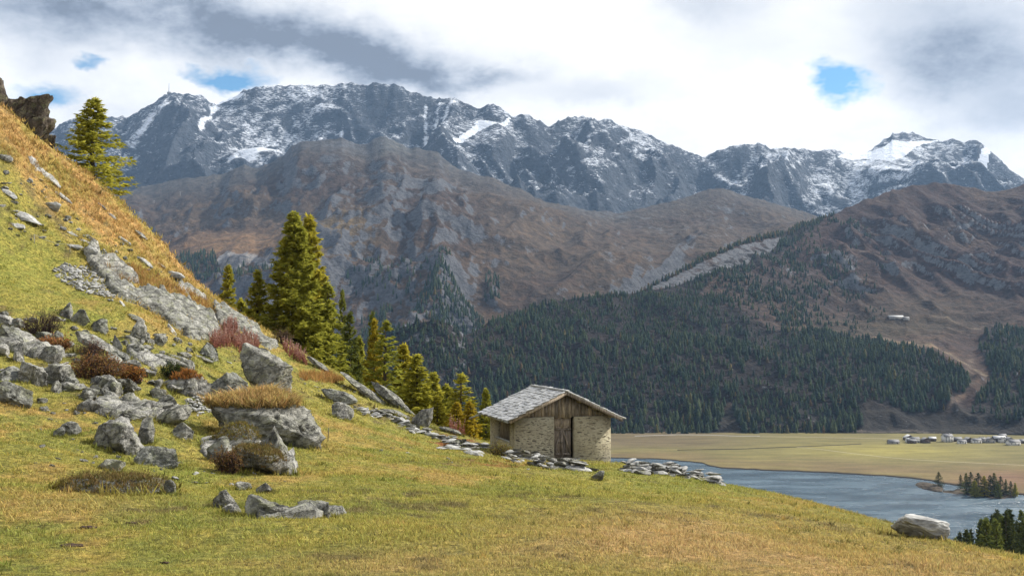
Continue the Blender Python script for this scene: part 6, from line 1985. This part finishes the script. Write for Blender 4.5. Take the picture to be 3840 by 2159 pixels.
L_PINE = leaf_mat('lake_conifer_needles', (0.030, 0.042, 0.018), (0.085, 0.095, 0.030), 0.3)
larch_kind('pine', 18, 12.0, 2.4, 120, 46, 0.10, 0.1, needle=L_PINE)
ISLE = [(3520, 1768, 1828, 'pine', 1.3, 'lone dark conifer at the tip of the islet'), (3602, 1778, 1838, 'pine', 0.9, 'small conifer just inside the islet tip'), (3622, 1772, 1848, 'dark', 1.1, 'leaning conifer starting the islet clump'),
        (3640, 1768, 1850, 'pine', 1.0, 'tallest pointed conifer of the islet clump'), (3668, 1772, 1856, 'pine', 1.3, 'broad conifer left of centre on the islet'), (3690, 1782, 1858, 'mid2', 1.2, 'olive conifer in the middle of the islet'),
        (3712, 1780, 1858, 'pine', 1.2, 'dark conifer in the middle of the islet'), (3728, 1772, 1856, 'dark', 1.3, 'dense dark conifer right of centre on the islet'), (3752, 1784, 1856, 'pine', 1.1, 'lower conifer on the right of the islet'),
        (3772, 1795, 1856, 'dark', 0.9, 'slim conifer, third from the right end of the islet'), (3790, 1802, 1858, 'pine', 1.0, 'small conifer, second from the right end of the islet'), (3806, 1808, 1860, 'mid', 0.9, 'little larch at the right end of the islet'),
        (3655, 1800, 1860, 'mid', 1.3, 'bushy front conifer on the left of the islet'), (3742, 1806, 1864, 'dark', 1.2, 'bushy front conifer on the right of the islet')]
isl_d = float(lake_d(1862))
for px_, ty, by, kd, wf, lab in ISLE:
    d_ = float(lake_d(by, 0.8))
    lake_tree(px_, ty, 0.8, d_, kd, wf * 1.55, lab, 'conifers on the islet')
M_ISLE = flat_mat('islet_ground', (0.065, 0.052, 0.038), 0.95, 0.1, 0.0, 0.5, 0.3)
vi = []
for (x0, x1, y0, y1) in ((3490, 3580, 1815, 1842), (3580, 3830, 1835, 1866)):
    g0, g1 = lake_d(y1), lake_d(y0)
    a_ = at((x0 + x1) / 2, y1, g0); Wd = (x1 - x0) * g0 / F
    v, f = rock_verts(int(x0), (Wd * 1.1, (g1 - g0) * 1.3, 9.0), 4, 4, 0.06, 0.0)
    o = place('islet', mesh('islet', v, f, M_ISLE), None, (a_[0], (g0 + g1) / 2, -0.9)); tag(o, kind='structure')
for i in range(46):
    px_ = r.uniform(3550, 3900)
    d_ = r.uniform(205, 275)
    tops = np.interp(px_, [3560, 3600, 3640, 3700, 3760, 3840, 3900], [2010, 1985, 1950, 1915, 1905, 1900, 1900])
    X_ = at(px_, tops, d_)
    gz = ground_z(X_[0], X_[1])[0]
    lake_tree(px_, tops + abs(r.normal()) * 22 + (i % 3) * 10, gz, d_, ['pine', 'dark', 'pine', 'pine', 'dark', 'dark'][i % 6], 0.95, 'dark conifer in the clump below the meadow brow by the lake', 'conifers below the brow by the lake')

# ------------------------------------------------------------------ valley: path, walls, stream, village
M_PATH = flat_mat('gravel_path', (0.33, 0.29, 0.20), 0.95, 0.1, 0.0, 0.2, 0.5)
M_WALLD = flat_mat('dark_field_wall', (0.085, 0.072, 0.055), 0.95, 0.1)
M_PALEG = flat_mat('pale_stream_gravel', (0.30, 0.29, 0.27), 0.9, 0.2)


def ribbon(name, line, width, mat, z=0.05, height=0.0, n=60):
    L = np.cumsum([0] + [math.hypot(c - a, d_ - b_) for (a, b_), (c, d_) in zip(line[:-1], line[1:])])
    q = np.linspace(0, L[-1], n)
    C_ = np.array([on_valley(np.interp(s, L, [a for a, _ in line]), np.interp(s, L, [b_ for _, b_ in line])) for s in q])
    tg = np.gradient(C_, axis=0); tg[:, 2] = 0; tg /= np.linalg.norm(tg, axis=1)[:, None]
    sd = np.c_[-tg[:, 1], tg[:, 0], np.zeros(n)] * width / 2
    C_[:, 2] += z
    if height:
        V = np.stack([C_ - sd - [0, 0, 0.5], C_ - sd + [0, 0, height], C_ + sd + [0, 0, height], C_ + sd - [0, 0, 0.5]], 0)
        return place(name, mesh(name, V.reshape(-1, 3), grid_faces(4, n), mat))
    return place(name, mesh(name, np.stack([C_ - sd, C_ + sd], 0).reshape(-1, 3), grid_faces(2, n), mat))


o = ribbon('path', [(2985, 1675), (3080, 1684), (3180, 1697), (3300, 1711), (3420, 1722), (3600, 1732), (3840, 1743), (4100, 1752)], 2.4, M_PATH); o['kind'] = 'structure'
o = ribbon('field_wall', [(2540, 1687), (2780, 1683), (2990, 1675), (3120, 1670), (3230, 1664)], 0.8, M_WALLD, 0.0, 0.8); tag(o, 'dark field wall crossing the valley meadow', 'field wall', None, 'thing')
o = ribbon('stream_bed', [(2380, 1634), (2540, 1629), (2660, 1630), (2760, 1634), (2850, 1634)], 5.0, M_PALEG, 0.06); o['kind'] = 'structure'
o = ribbon('road', [(2840, 1636), (3000, 1637), (3150, 1641), (3300, 1643), (3420, 1650), (3560, 1656), (3700, 1660)], 3.0, M_PATH, 0.07); o['kind'] = 'structure'

M_WHITE = flat_mat('whitewash', (0.50, 0.49, 0.46), 0.9, 0.1, 0.0, 0.12, 0.4)
M_GREYW = flat_mat('grey_stone_wall', (0.22, 0.21, 0.195), 0.9, 0.1, 0.0, 0.3, 0.6)
M_TIMB = flat_mat('dark_timber', (0.075, 0.055, 0.045), 0.9, 0.1, 0.0, 0.3, 0.8)
M_ROOFG = flat_mat('grey_slate_roof', (0.115, 0.115, 0.12), 0.7, 0.3, 0.0, 0.25, 0.6)
M_ROOFW = flat_mat('pale_metal_roof', (0.34, 0.345, 0.35), 0.6, 0.3, 0.0, 0.1, 0.6)
M_WIN = flat_mat('window_dark', (0.03, 0.033, 0.04), 0.2, 0.5)
VIL = [  # x0,x1 px, eave-top y, base y, ridge direction ('x' along the view's width, 'y' gable to the viewer), wall, roof, windows (cols,rows), depth m, label
    (3336, 3374, 1650, 1664, 'x', M_GREYW, M_ROOFG, (2, 1), 9, 'grey stone house standing apart at the meadow end of the village'),
    (3397, 3430, 1632, 1650, 'y', M_TIMB, M_ROOFW, (2, 1), 12, 'dark chalet gable behind the pale-roofed house'),
    (3402, 3430, 1643, 1658, 'x', M_WHITE, M_ROOFW, (2, 1), 7, 'pale-roofed house in front of the dark chalet gable'),
    (3420, 3450, 1640, 1659, 'x', M_WHITE, M_ROOFG, (2, 1), 8, 'white house with grey roof beside the dark barn gable'),
    (3406, 3436, 1648, 1662, 'x', M_TIMB, M_ROOFG, (1, 1), 6, 'dark barn in front of the white house with grey roof'),
    (3462, 3490, 1642, 1661, 'y', M_TIMB, M_ROOFG, (1, 1), 10, 'brown timber barn before the tall house'),
    (3486, 3511, 1639, 1654, 'x', M_TIMB, M_ROOFW, (1, 1), 7, 'timber house with a bright roof left of the tall house'),
    (3543, 3576, 1629, 1657, 'x', M_WHITE, M_ROOFG, (3, 4), 11, 'tall four-storey whitewashed house'),
    (3578, 3608, 1640, 1655, 'x', M_TIMB, M_ROOFG, (1, 1), 9, 'dark barn just right of the tall house'),
    (3597, 3626, 1650, 1663, 'x', M_WHITE, M_ROOFG, (3, 1), 7, 'small bright white cottage in front of the dark barns'),
    (3624, 3652, 1641, 1658, 'y', M_TIMB, M_ROOFG, (1, 1), 10, 'dark gabled barn behind the bright white cottage'),
    (3650, 3682, 1645, 1661, 'x', M_WHITE, M_ROOFG, (3, 1), 8, 'whitewashed house with a chimney in mid village'),
    (3678, 3698, 1641, 1660, 'x', M_GREYW, M_ROOFG, (1, 2), 7, 'narrow grey house adjoining the whitewashed chimney house'),
    (3700, 3733, 1641, 1660, 'y', M_GREYW, M_ROOFG, (2, 1), 10, 'stone barn with a dark gable in the right half of the village'),
    (3730, 3772, 1636, 1656, 'x', M_TIMB, M_ROOFW, (3, 1), 10, 'big timber house with a pale roof'),
    (3752, 3778, 1640, 1659, 'y', M_WHITE, M_ROOFG, (1, 2), 8, 'white gabled house in front of the big timber house'),
    (3752, 3776, 1628, 1648, 'x', M_GREYW, M_ROOFG, (2, 1), 8, 'grey house furthest back in the village'),
    (3778, 3802, 1640, 1660, 'y', M_GREYW, M_ROOFG, (1, 1), 9, 'grey gabled house left of the last large house'),
    (3786, 3830, 1650, 1669, 'x', M_WHITE, M_ROOFG, (3, 1), 10, 'large pale house nearest the islet at the village end'),
    (3828, 3850, 1648, 1662, 'x', M_TIMB, M_ROOFG, (1, 1), 8, 'last dark barn cut by the picture edge'),
]
for (x0, x1, ty, by, rd, wm, rm, (wc, wr), dpt, lab) in VIL:
    g_ = on_valley((x0 + x1) / 2, by)
    k = g_[1] / F
    Wd = (x1 - x0) * k; Ht = (by - ty) * k
    root = empty('house', (g_[0], g_[1], g_[2] - 0.3), rs.uniform(-0.12, 0.12)); tag(root, lab, 'house', 'village houses')
    oh = 0.5
    rise = (Wd / 2 * 0.62) if rd == 'y' else (dpt / 2 * 0.62)
    wh = max(Ht - (0 if rd == 'y' else rise * 0.85) - (rise if rd == 'y' else 0) * 0.9, 2.6) + 0.3
    b = MB(); b.box((-Wd / 2, 0, -1), (Wd / 2, dpt, wh))
    if rd == 'y': b.add([(-Wd / 2, 0.0, wh), (Wd / 2, 0.0, wh), (0, 0.0, wh + rise), (-Wd / 2, dpt, wh), (Wd / 2, dpt, wh), (0, dpt, wh + rise)], [(0, 1, 2), (3, 5, 4)])
    else: b.add([(-Wd / 2, 0, wh), (-Wd / 2, dpt, wh), (-Wd / 2, dpt / 2, wh + rise), (Wd / 2, 0, wh), (Wd / 2, dpt, wh), (Wd / 2, dpt / 2, wh + rise)], [(0, 2, 1), (3, 4, 5)])
    b.build('wall', wm, root)
    b = MB()
    th = 0.35
    for s in (-1, 1):
        if rd == 'y':
            e = Wd / 2 + oh; zz = wh - oh * rise / (Wd / 2)
            q = [(0, -oh, wh + rise), (s * e, -oh, zz), (s * e, dpt + oh, zz), (0, dpt + oh, wh + rise)]
        else:
            e = dpt / 2 + oh; zz = wh - oh * rise / (dpt / 2)
            q = [(-Wd / 2 - oh, dpt / 2, wh + rise), (-Wd / 2 - oh, dpt / 2 + s * e, zz), (Wd / 2 + oh, dpt / 2 + s * e, zz), (Wd / 2 + oh, dpt / 2, wh + rise)]
        v = [(a, b2, c + 0.02) for a, b2, c in q] + [(a, b2, c + th) for a, b2, c in q]
        b.add(v, [(0, 1, 2, 3), (4, 7, 6, 5), (0, 4, 5, 1), (1, 5, 6, 2), (2, 6, 7, 3), (3, 7, 4, 0)])
    rf = b.build('roof', rm, root)
    if 'chimney' in lab or wr > 1:
        b = MB(); b.box((Wd * 0.2, dpt * 0.42, wh + rise - 0.4), (Wd * 0.2 + 0.8, dpt * 0.42 + 0.8, wh + rise + 1.0)); b.build('chimney', wm, rf)
    for i in range(wc):
        for j in range(wr):
            ux = -Wd / 2 + Wd * (i + 0.5 + (0.12 if wc == 1 else 0)) / wc; uz = 0.3 + wh * (j + 0.52) / wr
            b = MB(); b.box((ux - 0.6, -0.06, uz - 0.75), (ux + 0.6, 0.05, uz + 0.75)); b.build('window', M_WIN, root)
    if wr == 1:
        b = MB(); b.box((Wd * 0.28, -0.05, -0.2), (Wd * 0.28 + 1.0, 0.06, 2.1)); b.build('door', M_TIMB if wm is not M_TIMB else M_WIN, root)


def on_sheet(P, px_, py_, PX, PY):
    qx, qy = to_px(P)
    i = np.argmin((qx - px_) ** 2 + (qy - py_) ** 2)
    return P.reshape(-1, 3)[i]


# alp barns on the shelf of the hill
for x, y, wd, dp, h, lab in ((3362, 1199, 32, 11, 4.2, 'long low alp barn with a pale roof on the hill shelf'), (3402, 1201, 14, 9, 4.5, 'small stone hut beside the long alp barn')):
    g_ = on_sheet(PC, x, y, pxC, pyC)
    root = empty('alp_barn', tuple(g_ - [0, 0, 1.0])); tag(root, lab, 'barn')
    b = MB(); b.box((-wd / 2, 0, -4), (wd / 2, dp, h)); b.build('wall', M_GREYW, root)
    b = MB()
    for s in (-1, 1):
        q = [(-wd / 2 - 0.6, dp / 2, h + 3), (-wd / 2 - 0.6, dp / 2 + s * (dp / 2 + 0.8), h - 0.1), (wd / 2 + 0.6, dp / 2 + s * (dp / 2 + 0.8), h - 0.1), (wd / 2 + 0.6, dp / 2, h + 3)]
        v = q + [(a, b2, c + 0.4) for a, b2, c in q]
        b.add(v, [(0, 1, 2, 3), (4, 7, 6, 5), (0, 4, 5, 1), (1, 5, 6, 2), (2, 6, 7, 3), (3, 7, 4, 0)])
    b.build('roof', M_ROOFW if wd > 20 else M_ROOFG, root)

# summit mast and lift pylons
g_ = on_sheet(PA, 631, 352, pxA, pyA)
root = empty('summit_mast', tuple(g_ - [0, 0, 4])); tag(root, 'thin transmitter mast on the craggy left summit', 'mast')
b = MB(); b.tube([(0, 0, 0), (0, 0, 30), (0, 0, 66)], [2.2, 1.4, 0.8], 6); b.build('pole', M_IRON, root)
b = MB(); b.box((-9, -6, 0), (12, 6, 12)); b.build('station', M_GREYW, root)
for x, y, lab in ((675, 735, 'lift pylon on the brown shoulder, right of three'), (575, 765, 'lift pylon on the brown shoulder, middle of three'), (495, 806, 'lift pylon on the brown shoulder, left of three')):
    g_ = on_sheet(PB, x, y, pxB, pyB)
    root = empty('lift_pylon', tuple(g_ - [0, 0, 1])); tag(root, lab, 'pylon', 'lift pylons')
    b = MB(); b.tube([(0, 0, 0), (0, 0, 17)], [0.9, 0.5], 6); b.build('post', M_TIN, root)
    b = MB(); b.box((-4, -0.4, 15.6), (4, 0.4, 16.4)); b.build('crossarm', M_TIN, root)
# ------------------------------------------------------------------ haze: one box of even air round everything
bpy.context.view_layer.update()
lo = np.array([1e9] * 3); hi = -lo
for o in scene.objects:
    if o.type == 'MESH' and o.parent is None:
        bb = np.array([o.matrix_world @ Vector(c) for c in o.bound_box])
        lo = np.minimum(lo, bb.min(0)); hi = np.maximum(hi, bb.max(0))
lo -= (60, 60, 1.0); hi += (60, 60, 12.0)
lo[1] = min(lo[1], -80)
hb = MB(); hb.box(lo, hi)
m = bpy.data.materials.new('haze_air'); m.use_nodes = True
t = NT(m.node_tree)
pv = t.node('ShaderNodeVolumePrincipled', {'Color': (0.40, 0.64, 1.0), 'Density': 0.000029, 'Anisotropy': 0.15})
mo = t.n.new('ShaderNodeOutputMaterial'); t.t.links.new(pv, mo.inputs['Volume'])
hz = hb.build('haze', m)
tag(hz, kind='stuff')
